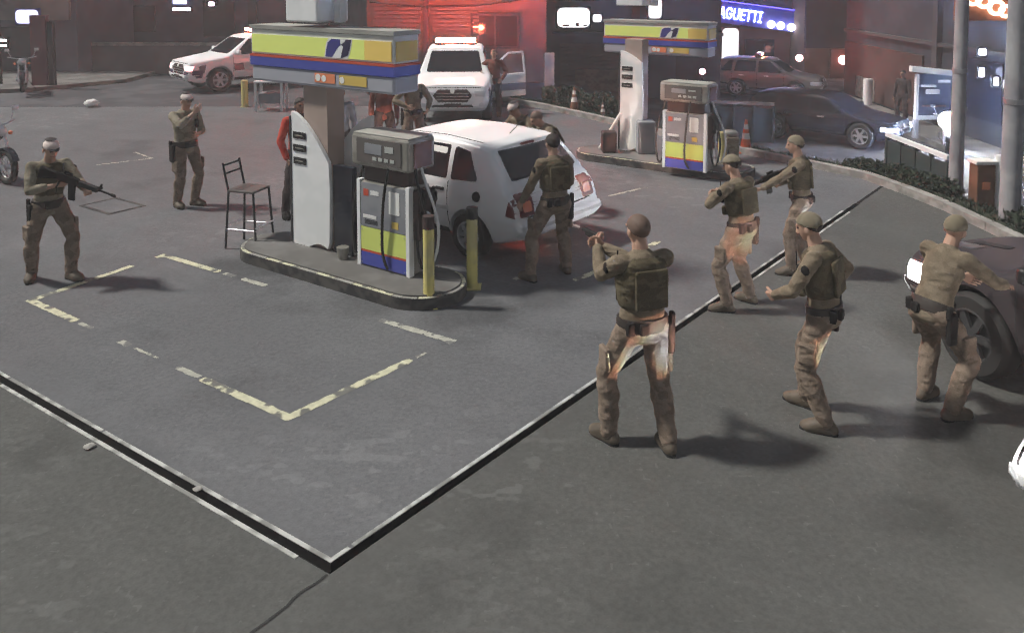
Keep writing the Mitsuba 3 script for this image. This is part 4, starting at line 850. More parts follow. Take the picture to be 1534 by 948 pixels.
pickup('black car driving on the street beyond the verge, small headlights lit', (9.25, 24.6, -1.3), (0.75, -0.66, 0), None, L=4.5, W=1.75, hood=.86, roof=1.40, pick=False, col='m_carblack', stripe=False, lamps=[(9, 10, 13), (9, 10, 13)], name='parked_car')

# dark car at the right with lit headlamps
def beam(key, p, d, power, col, ang):
    """one beam of a headlamp, part of its light fitting"""
    scene[key] = {'type': 'spot', 'to_world': T().look_at(origin=list(map(float, p)), target=[float(a + b) for a, b in zip(p, d)], up=[0, 0, 1]), 'intensity': rgb(tuple(power*c for c in col)), 'cutoff_angle': ang, 'beam_width': ang*.25}
kd, Md_ = pickup('dark maroon car at right with its near headlamp lit beside a leaning officer', (5.20, 6.22, 0), (-.30, .954, 0), None, L=4.3, W=1.72, hood=.94, roof=1.50, pick=False, col='m_cardark', stripe=False, alloy='m_trim', lamps=[(30, 30, 31), None], name='parked_car')
s_d = suv_shell(4.3, 1.72, .94, 1.50, 2.9, False)
part(kd, 'lamp_cluster', skin(s_d, rpoly([(2.10, .58), (2.08, .76), (1.74, .80), (1.84, .60)], .03), 'left', .012), 'm_emblack', M=Md_, smooth=50, emit=(7, 7, 7.2))
part(kd, 'chrome_trim', skin(s_d, rpoly([(2.12, .50), (2.12, .53), (1.5, .53), (1.5, .50)], .005), 'left', .012), 'm_chrome', M=Md_, smooth=50)
part(kd, 'hood_bright_panel', skin(s_d, rpoly([(2.02, .18), (2.02, .34), (1.72, .34), (1.72, .18)], .03), 'top', .008), 'm_chrome', M=Md_, smooth=50)  # bright metal panel on the hood, left of centre
part(kd, 'hood_dark_panel', skin(s_d, rpoly([(1.95, .0), (1.95, .12), (1.55, .12), (1.55, .0)], .03), 'top', .006), 'm_black', M=Md_, smooth=50)  # black panel lying on the hood
for i, (y, dx, pw, an) in enumerate(((.66, (-.24, .97, .015), 200, 9.0), (.66, (-.74, .67, .0), 420, 9.5))):
    q = Md_ @ np.array([2.24, y, .72, 1]); beam(f'{kd}__headlight_beam' + (f'_{i:03d}' if i else ''), q[:3], dx, pw, (1.0, .58, .42), an)
# white car cut by the right edge, headlamps lit
kw, Mw_ = pickup('white car almost wholly cut off by the right edge in the foreground', (5.04, 3.90, 0), (-.72, .69, 0), None, L=4.2, W=1.72, hood=.82, roof=1.46, pick=False, col='m_carwhite', stripe=False, lamps=[(10, 9, 8.4), (10, 9, 8.4)], name='parked_car')
for i, (y, dx, pw, an) in enumerate(((.62, (-.88, .45, .095), 150, 7.5), (.62, (-.37, .93, .04), 35, 8.0), (.62, (-.125, .99, .045), 150, 5.0))):
    q = Mw_ @ np.array([2.30, y, .57, 1]); beam(f'{kw}__headlight_beam' + (f'_{i:03d}' if i else ''), q[:3], dx, pw, (1.0, .54, .38), an)

# motorcycles
def motorcycle(label, org, heading, lit=None):
    k = thing('motorcycle', label, 'motorcycle'); M = frame(org, heading)
    for x in (.68, -.62):
        Mw = M @ T3(x, 0, .30) @ R3((1, 0, 0), 90)
        wk = part(k, 'wheel', trimesh.creation.torus(.245, .055, major_sections=30, minor_sections=10), 'm_rubber', M=Mw, smooth=True)
        part(wk, 'rim', cat(trimesh.creation.torus(.19, .014, major_sections=26, minor_sections=6), cyl(.05, .12, (0, 0, -.06), 14), *[bar((0, 0, 0), (.19*math.cos(a), .19*math.sin(a), 0), .012) for a in np.arange(10)*.628]), 'm_chrome', M=Mw, smooth=40)
    part(k, 'fork', cat(*[tube([(.68, s*.09, .30), (.44, s*.09, .92)], .022) for s in (1, -1)]), 'm_chrome', M=M, smooth=40)
    part(k, 'tank', tm(m3.Manifold.batch_hull([m3.Manifold.sphere(r, 16).translate(p) for p, r in (((.28, .09, .80), .10), ((.28, -.09, .80), .10), ((-.12, 0, .76), .09), ((.2, 0, .72), .12))])), 'm_carblack', M=M, smooth=40)
    part(k, 'seat', tm(m3.Manifold.batch_hull([m3.Manifold.sphere(.06, 12).translate(p) for p in ((-.12, .09, .76), (-.12, -.09, .76), (-.70, .08, .80), (-.70, -.08, .80))])), 'm_black', M=M, smooth=40)
    part(k, 'engine', cat(box(.38, .26, .30, (.10, 0, .28), .05), *[box(.2, .24, .016, (.14, 0, .58 + .03*i)) for i in range(4)]), 'm_steel', M=M)
    part(k, 'handlebar', tube([(.30, .36, 1.02), (.40, .16, .98), (.40, -.16, .98), (.30, -.36, 1.02)], .014), 'm_chrome', M=M, smooth=40)
    hl = trimesh.creation.uv_sphere(.25 if lit else .10, count=[14, 18]); hl.vertices[:, 0] *= .6; part(k, 'headlight', hl, 'm_emblack' if lit else 'm_chrome', M=M @ T3(.58 if lit else .54, 0, .90), smooth=True, emit=lit)
    for s in (1, -1):
        part(k, 'mirror', cat(tube([(.34, s*.28, 1.02), (.32, s*.36, 1.20)], .008), box(.03, .12, .08, (.32, s*.38, 1.19), .012)), 'm_chrome', M=M, smooth=40); part(k, 'indicator', trimesh.creation.uv_sphere(.035), 'm_orange_sign', M=M @ T3(.5, s*.18, .84), smooth=True)
    part(k, 'fender', cat(*[box(.12, .11, .012, (0, 0, 0)).apply_transform(T3(.68 + .31*math.cos(a), 0, .30 + .31*math.sin(a)) @ R3((0, 1, 0), 90 - math.degrees(a))) for a in np.linspace(.6, 2.4, 8)]), 'm_carblack', M=M); part(k, 'tail', box(.20, .14, .08, (-.78, 0, .76), .03), 'm_taillight', M=M)
    part(k, 'exhaust', tube([(.1, -.16, .35), (-.2, -.18, .28), (-.75, -.18, .34)], .04), 'm_chrome', M=M, smooth=40); part(k, 'stand', tube([(-.05, .12, .28), (-.1, .30, .01)], .012), 'm_black', M=M)
motorcycle('parked motorcycle with chrome fittings cut by the left edge behind the officer with the rifle', (-9.12, 14.3, 0), (.86, -.5, 0))
motorcycle('dark parked motorcycle in front of the maroon totem', (-14.6, 24.9, 0.12), (.45, -.89, 0))
motorcycle('motorcycle across the street with a dazzling blue white headlamp beside the street pole', (11.72, 22.3, -1.17), (-.45, -.89, 0), lit=(500, 680, 1250))
# ---------------------------------------------------------------- people
SPH = {}
def sph(r, n=14):
    return m3.Manifold.sphere(r, n)
def ell(c, rx, ry, rz, R=np.eye(3), n=24):
    A = np.array(R) @ np.diag([rx, ry, rz]); Mx = np.c_[A, np.array(c, float)]
    return m3.Manifold.sphere(1.0, n).transform(Mx)
def bone(a, ra, b, rb, n=14):
    return m3.Manifold.batch_hull([sph(ra, n).translate(tuple(map(float, a))), sph(rb, n).translate(tuple(map(float, b)))])
def ik(a, c, l1, l2, hint):
    a, c, hint = (np.asarray(v, float) for v in (a, c, hint)); d = c - a; L = min(np.linalg.norm(d), (l1 + l2)*.995); u = d/np.linalg.norm(d); c = a + u*L
    x = (l1*l1 - l2*l2 + L*L)/(2*L); h = math.sqrt(max(0, l1*l1 - x*x)); w = hint - u*(hint @ u); w /= np.linalg.norm(w)
    return a + u*x + w*h, c
def unite(ms): return m3.Manifold.batch_boolean(ms, m3.OpType.Add)
def soften(man, step=.028, it=8, amp=0.0, freq=9.0, seed=0):
    m = tm(man.refine_to_length(step)); m = trimesh.Trimesh(m.vertices, m.faces, process=True)
    trimesh.smoothing.filter_taubin(m, lamb=.5, nu=.52, iterations=it)
    if amp:
        n = meshkit.fbm(m.vertices*np.array([freq, freq, freq*1.8]) + seed*7.1, 3, seed) - .5
        m.vertices = m.vertices + m.vertex_normals*(n*2*amp)[:, None]
    return m
def Rz(a): c, s = math.cos(a), math.sin(a); return np.array([[c, -s, 0], [s, c, 0], [0, 0, 1]])
def Rx(a): c, s = math.cos(a), math.sin(a); return np.array([[1, 0, 0], [0, c, -s], [0, s, c]])
def Ry(a): c, s = math.cos(a), math.sin(a); return np.array([[c, 0, s], [0, 1, 0], [-s, 0, c]])
def hand(w, d, nrm, side, curl):
    """w wrist, d finger direction, nrm palm normal (side the fingers curl to), side +1 right hand."""
    d = np.asarray(d, float)/np.linalg.norm(d); nrm = np.asarray(nrm, float); nrm = nrm - d*(nrm @ d); nrm /= np.linalg.norm(nrm)
    t = np.cross(d, nrm)*side; ms = []
    w = np.asarray(w, float); q = lambda a, b, c=0: tuple(w + d*a + t*b + nrm*c)
    ms.append(m3.Manifold.batch_hull([sph(.017, 10).translate(q(.0, .012)), sph(.017, 10).translate(q(.0, -.012)), sph(.0125, 10).translate(q(.088, .031)), sph(.0115, 10).translate(q(.082, -.033))]))
    for i, (b, a, L) in enumerate(((.031, .088, .072), (.010, .092, .080), (-.012, .090, .074), (-.032, .083, .058))):
        p = w + d*a + t*b; ang = curl*(.45 + .06*i); rr = .0095 - .0006*i
        for j, f in enumerate((.45, .32, .23)):
            ang += curl*(.0 if j == 0 else .75); p2 = p + (d*math.cos(ang) + nrm*math.sin(ang))*L*f; ms.append(bone(p, rr, p2, rr*.9, 8)); p = p2; rr *= .9
    a0 = w + d*.028 + t*.026 + nrm*.004; a1 = a0 + d*.032 + t*.030 + nrm*.012; a2 = a1 + d*.034 + t*.006 + nrm*(.006 + .012*curl); ms += [bone(a0, .0145, a1, .0115, 10), bone(a1, .0115, a2, .0095, 10)]
    return ms
def person(label, loc, face, h=1.76, pelvis=(0, 0, .93), lean=0, side=0, twist=0, feet=((-.13, 0, -8), (.13, 0, 8)), hands=((-.26, .06, .80), (.26, .06, .80)), elbows=((-1, -.6, -.3), (1, -.6, -.3)),
           curl=(.8, .8), palm=None, head=(0, 0), shirt='m_khaki', pants='m_khaki_pants', vest=True, belt=True, cap=None, hair='m_hair', skinm='m_skin', holster='right', boots='m_boot', sleeve=1.0, seed=0, bulk=1.0, group=None, knees=None, gun=None):
    """x right, y forward, z up, for a height of 1.75 m; face is the way the body faces in the world."""
    s = h/1.75; k = thing('person', label, 'person', group)
    yaw = math.atan2(-face[0], face[1]); W = np.eye(4); W[:3, :3] = Rz(yaw)*s; W[:3, 3] = (loc[0], loc[1], loc[2] if len(loc) > 2 else 0)
    P = np.array(pelvis, float); RL = Ry(math.radians(side)) @ Rx(-math.radians(lean)); RT = RL @ Rz(math.radians(twist)); B = bulk
    up = lambda z: P + RL @ np.array([0, 0, z])
    N = up(.52); SH = [N + RT @ np.array([sg_*.176*B, -.005, -.050]) for sg_ in (-1, 1)]
    hip = [P + np.array([sg_*.092, 0, -.02]) for sg_ in (-1, 1)]
    hy, hp = head; RH = RT @ Rz(math.radians(hy)) @ Rx(-math.radians(hp)); HC = N + RT @ np.array([0, .022, .0]) + RH @ np.array([0, .012, .165])
    if gun:
        g0, g1 = np.array(gun[0], float), np.array(gun[1], float); gd = (g1 - g0)/np.linalg.norm(g1 - g0)
        hands = (g0 + gd*.56 + (-.03, -.06, -.075), g0 + gd*.20 + (.02, -.02, -.12)); palm = ((.25, .1, 1), (-1, .3, .3))
    ank, kne, toe = [], [], []
    for i in (0, 1):
        fx, fy, ta = feet[i][:3]; fz = feet[i][3] if len(feet[i]) > 3 else 0
        a = np.array([fx, fy, .085 + fz]); td = np.array([math.sin(math.radians(ta)), math.cos(math.radians(ta)), 0]); hint = (np.array(knees[i], float) if knees else td + np.array([(-.15, .15)[i], 0, 0]))
        kn, a = ik(hip[i], a, .435, .42, hint); ank.append(a); kne.append(kn); toe.append(td)
    wr, elb = [], []
    for i in (0, 1):
        e, w = ik(SH[i], hands[i], .29, .26, np.array(elbows[i], float)); elb.append(e); wr.append(w)
    def torso(g, lo=-.04, hi=.50):
        lv = [(-.06, .155, .105), (.06, .150, .102), (.18, .138, .098), (.34, .160, .115), (.45, .150, .098), (.50, .085, .070)]; out = []
        el = [ell(up(z), (rx*B + g), (ry*(B if B > 1 else 1) + g), .06 + g*.5, RT if z > .25 else RL) for z, rx, ry in lv if lo - .03 <= z <= hi + .01]
        for a, b in zip(el[:-1], el[1:]): out.append(m3.Manifold.batch_hull([a, b]))
        return out
    def arms(g, t=1.0, ix=(0, 1)):
        ms = []
        for i in ix:
            ms.append(m3.Manifold.batch_hull([ell(up(.44), .10 + g, .075 + g, .05 + g, RT), sph(.056 + g).translate(tuple(SH[i]))]))
            ms += [bone(SH[i], .056 + g, SH[i] + (elb[i] - SH[i])*.5, .051 + g), bone(SH[i] + (elb[i] - SH[i])*.5, .051 + g, elb[i], .041 + g)]
            m = elb[i] + (wr[i] - elb[i])*.30
            if t >= .5: ms += [bone(elb[i], .041 + g, m, .043 + g), bone(m, .043 + g, elb[i] + (wr[i] - elb[i])*(t if t < 1 else .97), (.030 if t >= 1 else .034) + g)]
        return ms
    def legs(g, bag=0.0):
        ms = []
        for i in (0, 1):
            c = kne[i] + (ank[i] - kne[i])*.28 - toe[i]*.012
            ms += [bone(hip[i] + (0, 0, .02), .094 + g, kne[i], .058 + g + bag*.4), bone(kne[i], .057 + g + bag*.4, c, .057 + g + bag), bone(c, .057 + g + bag, ank[i], .038 + g + bag)]
        ms.append(m3.Manifold.batch_hull([sph(.10 + g).translate(tuple(q)) for q in hip] + [ell(P + (0, 0, .03), .15*B + g, .105*B + g, .06)]))
        return ms
    foot = lambda g, i: m3.Manifold.batch_hull([sph(.036 + g).translate(tuple(ank[i] - toe[i]*.045 + (0, 0, -.045))), sph(.034 + g).translate(tuple(ank[i] + toe[i]*.125 + np.array([.02, 0, 0]) + (0, 0, -.050))), sph(.034 + g).translate(tuple(ank[i] + toe[i]*.125 - np.array([.02, 0, 0]) + (0, 0, -.050))), sph(.026 + g).translate(tuple(ank[i] + toe[i]*.165 + (0, 0, -.055))), sph(.042 + g).translate(tuple(ank[i] + (0, 0, .0)))])
    H = lambda x, y, z: HC + RH @ np.array([x, y, z])
    hd = [ell(HC + RH @ np.array([0, -.008, .022]), .077, .096, .088, RH), m3.Manifold.batch_hull([ell(H(0, .012, -.012), .068, .080, .060, RH), ell(H(0, .038, -.082), .036, .040, .026, RH)]),
          m3.Manifold.batch_hull([sph(.010).translate(tuple(H(0, .092, .012))), sph(.013).translate(tuple(H(0, .110, -.030))), sph(.012).translate(tuple(H(.014, .088, -.034))), sph(.012).translate(tuple(H(-.014, .088, -.034)))]),
          m3.Manifold.batch_hull([sph(.012).translate(tuple(H(x, .080, .030))) for x in (-.042, .042)])]
    for sg_ in (-1, 1): hd.append(ell(H(sg_*.080, -.004, -.012), .011, .024, .033, RH, 12))
    neck = [bone(up(.44), .066, HC + RH @ np.array([0, -.012, -.07]), .056)]
    smoothed = soften(unite(torso(-.008) + arms(-.004) + legs(-.006) + [foot(-.004, 0), foot(-.004, 1)] + neck + hd), .024, 5)
    hm = []
    for i in (0, 1):
        fd = wr[i] - elb[i]
        pn = np.array(palm[i], float) if palm and palm[i] is not None else RT @ np.array([(1, -1)[i]*1.0, .15, 0])
        hm += hand(wr[i] + fd/np.linalg.norm(fd)*.012, fd, pn, (-1, 1)[i], curl[i])
    b = tm(unite([mf(smoothed)] + hm))
    put = lambda nm, m, mm, sm=True, **kw: part(k, nm, m, mm, smooth=sm, M=W, **kw)
    put('body', b, skinm, 45)
    put('trousers', soften(unite(legs(.014, .012)), .024, 5, .017, 8.0, seed), pants)
    put('shirt', soften(unite(torso(.012, -.10) + arms(.012, sleeve)), .030, 6, .008, 9.0, seed + 1), shirt)
    if vest:
        vm = unite(torso(.034, .14, .47)); cutter = unite([bone(SH[i] + RT @ np.array([(-.03, .03)[i], 0, .0]), .085, SH[i] + RT @ np.array([(-.2, .2)[i], 0, -.12]), .11) for i in (0, 1)])
        vk = put('vest', soften(vm - cutter, .03, 5, .004, 12.0, seed + 2), 'm_vest')
        for j, (x, z) in enumerate(((-.09, .20), (.0, .20), (.09, .20))):
            q = up(z) + RT @ np.array([x*B, (.098 + .034)*1.02*max(B, 1) - abs(x)*.12, 0]); mm = box(.075, .05, .10, (0, 0, -.05), .012); X = np.eye(4); X[:3, :3] = RT; X[:3, 3] = q; mm.apply_transform(X); part(vk, 'pouch', mm, 'm_vest', M=W)
        q = up(.30) + RT @ np.array([0, -(.105 + .028)*max(B, 1), 0]); mm = box(.26, .03, .28, (0, 0, -.14), .014); X = np.eye(4); X[:3, :3] = RT; X[:3, 3] = q; mm.apply_transform(X); part(vk, 'back_plate', mm, 'm_vest', M=W)
    if belt:
        bt = []
        R_ = RL; outer = ell(up(.04), .150*B + .034, .102*B + .034, .2, R_, 32); 
        slabm = m3.Manifold.cube((1, 1, .095), True).transform(np.c_[R_, up(.03)]); bk = put('belt', tm((outer ^ slabm)), 'm_belt', 40)
        put_b = lambda x, y, sx, sy, sz, dz=0: (lambda mm: part(bk, 'pouch', mm, 'm_gear', M=W))(cat(box(sx, sy, sz, tuple(up(.03) + np.array([x, y, -sz/2 + dz])), .012)))
        put_b(-.13*B, -.10*B, .06, .05, .10); put_b(-.05, -.135*B, .07, .04, .08); put_b(.08, .135*B, .06, .04, .09)
        for i in (0, 1):
            c_ = hip[i] + (kne[i] - hip[i])*.62 + np.array([(-.085, .085)[i], 0, 0]); put('thigh_pocket', soften(mf(box(.045, .14, .17, tuple(c_ - (0, 0, .085)), .016)), .03, 2, .006, 12.0, seed), pants)
        put('collar', tm(unite([ell(up(.495), .092, .080, .030, RT, 20)])), shirt, 40)
        rk = put('radio', box(.055, .035, .12, tuple(up(.33) + RT @ np.array([-.10, .15, -.05])), .01), 'm_gear', 40); part(rk, 'aerial', tube([tuple(up(.40) + RT @ np.array([-.115, .15, 0])), tuple(up(.52) + RT @ np.array([-.12, .14, 0]))], .005), 'm_gear', M=W)
        put('shoulder_patch', tm(ell(SH[0] + (elb[0] - SH[0])*.28 + RT @ np.array([-.056, 0, 0]), .022, .034, .042, RT, 14)), 'm_gear', 40)
        if holster:
            sx = 1 if holster == 'right' else -1; c = up(.0) + np.array([sx*(.185*B + .015), -.01, -.22]); hk = put('holster', box(.055, .10, .26, tuple(c), .02), 'm_gear', 40); part(hk, 'pistol_grip', cat(box(.035, .055, .10, tuple(c + (0, -.035, .22)), .012)), 'm_gear', M=W)
    for i in (0, 1):
        sh = bone(ank[i] + (kne[i] - ank[i])*.02, .054, ank[i] + (kne[i] - ank[i])*.33, .064)
        put('boot', soften(unite([foot(.012, i), sh]), .022, 3), boots); put('sole', soften(m3.Manifold.batch_hull([m3.Manifold.cylinder(.02, .040, .040, 14).translate(tuple(ank[i] - toe[i]*.05 + (0, 0, -.086))), m3.Manifold.cylinder(.02, .046, .046, 14).translate(tuple(ank[i] + toe[i]*.12 + (0, 0, -.086))), m3.Manifold.cylinder(.02, .034, .034, 14).translate(tuple(ank[i] + toe[i]*.17 + (0, 0, -.086)))]), .03, 0), 'm_rubber', 40)
    for sg_ in (-1, 1): put('eye', tm(sph(.0095, 12).translate(tuple(H(sg_*.030, .082, .008)))), 'm_eye')
    put('mouth', tm(m3.Manifold.batch_hull([sph(.006, 8).translate(tuple(H(x, .083 - abs(x)*.3, -.058))) for x in (-.022, 0, .022)])), 'm_lip')
    half = lambda man, nz, off: man.trim_by_plane(tuple((RH @ np.array(nz)).tolist()), float((RH @ np.array(nz)) @ HC + off))
    if hair:
        put('hair', tm(half(ell(H(0, -.010, .024), .082, .101, .093, RH, 36), (0, -.60, .80), .012)), hair)
    if cap == 'cap':       # field cap with a peak
        ck = put('cap', tm(half(ell(H(0, -.004, .034), .088, .106, .092, RH, 36), (0, -.05, 1.0), .040)), 'm_cap'); part(ck, 'peak', tm(m3.Manifold.batch_hull([sph(.006, 8).translate(tuple(H(x, y, z))) for x, y, z in ((-.07, .075, .050), (.07, .075, .050), (-.045, .150, .036), (.045, .150, .036), (0, .162, .034))])), 'm_cap', M=W, smooth=40)
    if cap == 'beret':     # dark crown; band coloured pale for the light on the brim
        ck = put('cap', tm(half(ell(H(0, 0, .040), .084, .103, .080, RH, 36), (0, 0, 1.0), .030)), 'm_cap_lit'); part(ck, 'crown', tm(half(ell(H(0, -.01, .052), .096, .110, .078, RH, 36), (0, -.2, 1.0), .082)), 'm_cap_dark', M=W, smooth=40); part(ck, 'peak', tm(m3.Manifold.batch_hull([sph(.006, 8).translate(tuple(H(x, y, z))) for x, y, z in ((-.06, .080, .044), (.06, .080, .044), (-.035, .128, .038), (.035, .128, .038))])), 'm_cap_dark', M=W, smooth=40)
    if cap == 'beanie':
        put('cap', tm(half(ell(H(0, -.006, .030), .087, .106, .096, RH, 36), (0, -.35, .94), .018)), 'm_cap')
    world = lambda p: (W @ np.r_[p, 1])[:3]
    if gun: rifle(gun[2], world(g0), world(g1))
    return k, dict(wr=[world(w) for w in wr], W=W, sh=[world(w) for w in SH])
def rifle(label, butt, muzzle, name='rifle'):
    butt, muzzle = np.array(butt, float), np.array(muzzle, float); d = muzzle - butt; L = np.linalg.norm(d); M = frame(butt, d)
    d = d/L; side = np.cross([0, 0, 1.0], d); side /= np.linalg.norm(side); upv = np.cross(d, side); M[:3, 0], M[:3, 1], M[:3, 2] = d, side, upv; f = L/.90
    k = thing(name, label, 'rifle'); S = np.diag([f, f, f, 1.0]); M = M @ S; p = lambda n, m, mm='m_gear': part(k, n, m, mm, M=M, smooth=30)
    p('stock', tm(m3.Manifold.batch_hull([sph(.012, 8).translate(q) for q in ((0, .014, .03), (0, -.014, .03), (0, .014, -.09), (0, -.014, -.09), (.20, .012, .02), (.20, -.012, .02), (.20, 0, -.03))])))
    p('receiver', span(.20, .46, -.024, .024, -.045, .045, .01)); p('handguard', span(.46, .70, -.026, .026, -.028, .034, .012), 'm_black'); p('barrel', tube([(.70, 0, .005), (.90, 0, .005)], .011)); p('muzzle_brake', tube([(.86, 0, .005), (.90, 0, .005)], .017))
    p('magazine', tm(m3.Manifold.batch_hull([sph(.012, 8).translate(q) for q in ((.36, .008, -.04), (.42, .008, -.04), (.36, -.008, -.04), (.42, -.008, -.04), (.40, 0, -.21), (.46, 0, -.20))])), 'm_black'); p('grip', tm(m3.Manifold.batch_hull([sph(.015, 8).translate(q) for q in ((.25, 0, -.04), (.22, 0, -.13))])))
    p('front_sight', cat(box(.02, .012, .06, (.72, 0, .02)), box(.04, .03, .015, (.72, 0, .03)))); p('rear_sight', box(.10, .02, .035, (.32, 0, .044), .006))
    return k
def pistol(label, w, d):
    d = np.array(d, float); d /= np.linalg.norm(d); M = frame(w, d); k = thing('pistol', label, 'pistol')
    part(k, 'slide', span(-.03, .17, -.015, .015, .035, .068, .005), 'm_black', M=M); part(k, 'frame', span(-.02, .13, -.013, .013, .015, .036, .004), 'm_gear', M=M); part(k, 'grip', tm(m3.Manifold.batch_hull([sph(.013, 8).translate(q) for q in ((-.005, 0, .02), (.03, 0, .02), (-.03, 0, -.07), (.005, 0, -.07))])), 'm_gear', M=M); part(k, 'trigger_guard', tube([(.035, 0, .015), (.065, 0, -.015), (.09, 0, .015)], .004), 'm_gear', M=M)
# 1 officer with a rifle at far left
person('officer in khaki aiming a black rifle low to the right, standing at far left', (-5.33, 9.50), (.80, -.60), h=1.74, pelvis=(0, -.03, .885), lean=6, twist=-14, feet=((-.14, .16, -10), (.14, -.20, 35)), gun=((.12, .10, 1.34), (-.32, .86, 1.05), 'black rifle with a curved magazine held by the officer at far left'), elbows=((-.6, .1, -1), (1, -.3, -.6)), curl=(1.0, 1.0), head=(8, 12), cap='beret', shirt='m_khaki_light', vest=True, seed=1, sleeve=.6)
# 2 officer with folded arm
person('officer in khaki standing with one arm across his belly and a hand raised, upper left', (-4.98, 12.62), (.86, -.52), h=1.77, feet=((-.10, .06, -14), (.12, -.06, 14)), hands=((-.02, .27, 1.12), (.10, .34, 1.46)), elbows=((-1, -.5, -.5), (.8, .3, -.9)), curl=(.5, .5), palm=((0, -1, 0), (-.3, -1, 0)), head=(-6, 10), cap='beret', seed=2, vest=False, shirt='m_khaki_light', sleeve=.55, bulk=1.12)
# 3 attendant in red behind the column
person('attendant in a red shirt half hidden behind the white shield shaped column', (-3.08, 12.05), (.55, -.83), h=1.78, feet=((-.16, .06, -10), (.20, -.10, 12)), hands=((-.24, .14, .92), (.24, .12, .90)), shirt='m_red_shirt', pants='m_dark_pants', vest=False, belt=False, hair='m_hair', skinm='m_skin_dark', seed=3, boots='m_gear', bulk=1.08)
# 4, 5, 6 behind pump and sign
person('man in a grey shirt seen between the white column and the nearest pump', (-2.85, 13.75), (.3, -.95), h=1.72, shirt='m_grey_shirt', pants='m_dark_pants', vest=False, belt=False, skinm='m_skin_dark', seed=4, boots='m_gear')
person('officer in khaki behind the nearest pump, head hidden by the fuel sign', (-1.86, 15.6), (.5, -.86), h=1.78, seed=5, vest=False, hands=((-.22, .18, 1.02), (.22, .22, 1.10)))
person('man in a dark red shirt behind the nearest pump left of a khaki officer', (-2.42, 15.7), (.2, -.98), h=1.72, shirt='m_maroon_shirt', pants='m_dark_pants', vest=False, belt=False, skinm='m_skin_dark', seed=6, boots='m_gear')
# 7, 8 behind the hatchback's far side
person('capped officer with a pinkish face bending forward behind the white hatchback', (0.22, 12.95), (-.75, -.66), h=1.74, pelvis=(0, -.08, .88), lean=26, feet=((-.15, .08, -8), (.15, -.12, 10)), hands=((-.24, .40, 1.0), (.22, .40, 1.0)), cap='beret', seed=7)
person('grey haired officer bending beside the capped officer behind the hatchback', (0.62, 12.45), (-.9, -.3), h=1.72, pelvis=(0, -.10, .84), lean=30, feet=((-.15, .10, -8), (.15, -.12, 10)), hands=((-.24, .40, .98), (.22, .40, .98)), hair='m_hair_grey', seed=8)
# 9 officer at the rear of the hatchback
person('dark haired officer in an olive vest walking along the hatchback\'s rear bumper', (0.50, 9.55), (-.45, .89), h=1.74, pelvis=(0, 0, .90), lean=3, feet=((-.30, .04, -16), (.22, .10, 14)), hands=((-.30, .26, .88), (.22, .30, .95)), elbows=((-.5, -1, -.2), (.5, -1, -.2)), hair='m_hair', seed=9)
# 10 foreground officer aiming a pistol
_, f9 = person('officer in an olive vest aiming a pistol at the hatchback, back turned, nearest to us', (0.95, 6.06), (-.28, .96), h=1.79, pelvis=(.01, -.02, .905), lean=3, twist=4, feet=((-.19, .10, -22), (.17, -.14, 8)), hands=((-.15, .45, 1.34), (-.085, .44, 1.34)), elbows=((-.35, 0, -1), (.35, 0, -1)), curl=(1.05, 1.1), palm=((1, 0, .1), (-1, 0, .1)), head=(4, 4), hair='m_hair_grey', skinm='m_skin', seed=10, bulk=1.08)
pistol('black pistol held out in both hands by the nearest officer', f9['wr'][1]*.5 + f9['wr'][0]*.5 + np.array([-.04, .11, .02]), (-.50, .86, .04))
# 11 officer in the middle right
person('officer in a khaki cap and vest with feet apart, second from the nearest officer', (2.43, 8.68), (-.62, .78), h=1.68, pelvis=(0, 0, .895), lean=8, feet=((-.22, .02, -40), (.20, .02, -4)), hands=((-.04, .36, 1.20), (.04, .34, 1.20)), elbows=((-1, -.2, -.5), (1, -.3, -.6)), curl=(1, 1), cap='cap', head=(10, 6), seed=11, bulk=1.05)
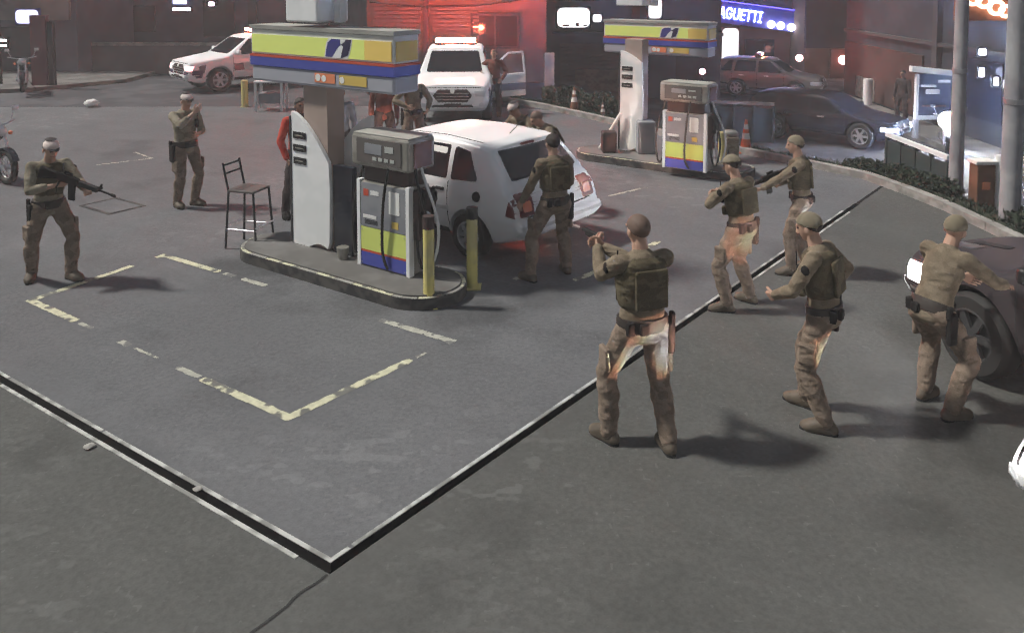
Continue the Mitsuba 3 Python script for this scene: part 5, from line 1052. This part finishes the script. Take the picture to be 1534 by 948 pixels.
# 12 officer with rifle further right
person('officer with a lowered rifle at his left, standing beyond the vested officers at right', (3.42, 9.72), (-.90, .30), h=1.66, lean=5, feet=((-.12, .10, -6), (.13, -.08, 16)), gun=((.10, .12, 1.30), (-.12, .82, .98), 'black rifle pointed down to the left by the officer beyond the vested pair'), elbows=((-1, -.1, -.5), (1, -.3, -.6)), curl=(1, 1), cap='beanie', seed=12)
# 13 officer right of centre
person('officer striding left with one elbow bent behind him, between the nearest officer and dark car', (2.42, 6.42), (-.80, .58), h=1.71, pelvis=(0, -.04, .90), lean=7, feet=((-.17, -.12, -8), (.16, .14, 10)), hands=((-.12, .32, 1.00), (.28, .04, .98)), elbows=((-1, -.4, -.4), (.9, -1, .1)), curl=(.9, .9), head=(-4, 8), cap='beanie', seed=13, bulk=1.04, vest=True)
# 14 leaning officer at the dark car
person('officer leaning towards the dark car\'s bonnet at right, knees slightly bent', (3.45, 6.62), (.90, .44), h=1.72, pelvis=(.0, -.08, .84), lean=22, feet=((-.13, .05, -10), (.20, -.06, 12)), hands=((-.16, .50, .98), (.22, .52, 1.02)), elbows=((-1, -.2, -.6), (1, -.2, -.5)), curl=(.5, .3), palm=(None, (0, 0, -1)), head=(10, -10), hair=None, cap='beanie', seed=14, vest=False, shirt='m_khaki')
# 15 by the pickup, 16 across the street
person('person standing behind the open door of the white police pickup', (-.45, 21.0), (-.2, -.98), h=1.70, shirt='m_maroon_shirt', pants='m_dark_pants', vest=False, belt=False, hair='m_hair_grey', seed=15, hands=((-.25, .20, .98), (.30, .24, 1.16)))
person('dim figure standing on the far sidewalk left of the advertising panel', (12.45, 26.5, -1.165), (-.8, -.6), h=1.72, shirt='m_dark_pants', pants='m_dark_pants', vest=False, belt=False, skinm='m_skin_dark', seed=16, boots='m_gear')

# thin haze added round everything to stand in for lens bloom
scene['haze'] = {'type': 'cube', 'to_world': T().translate([0, 55, 5.5]).scale([112, 98, 8.5]), 'bsdf': {'type': 'null'}, 'interior': {'type': 'ref', 'id': 'bloom_haze'}}
labels['haze'] = {'label': 'thin haze added in place of lens bloom around the lamps', 'category': 'haze', 'kind': 'stuff'}
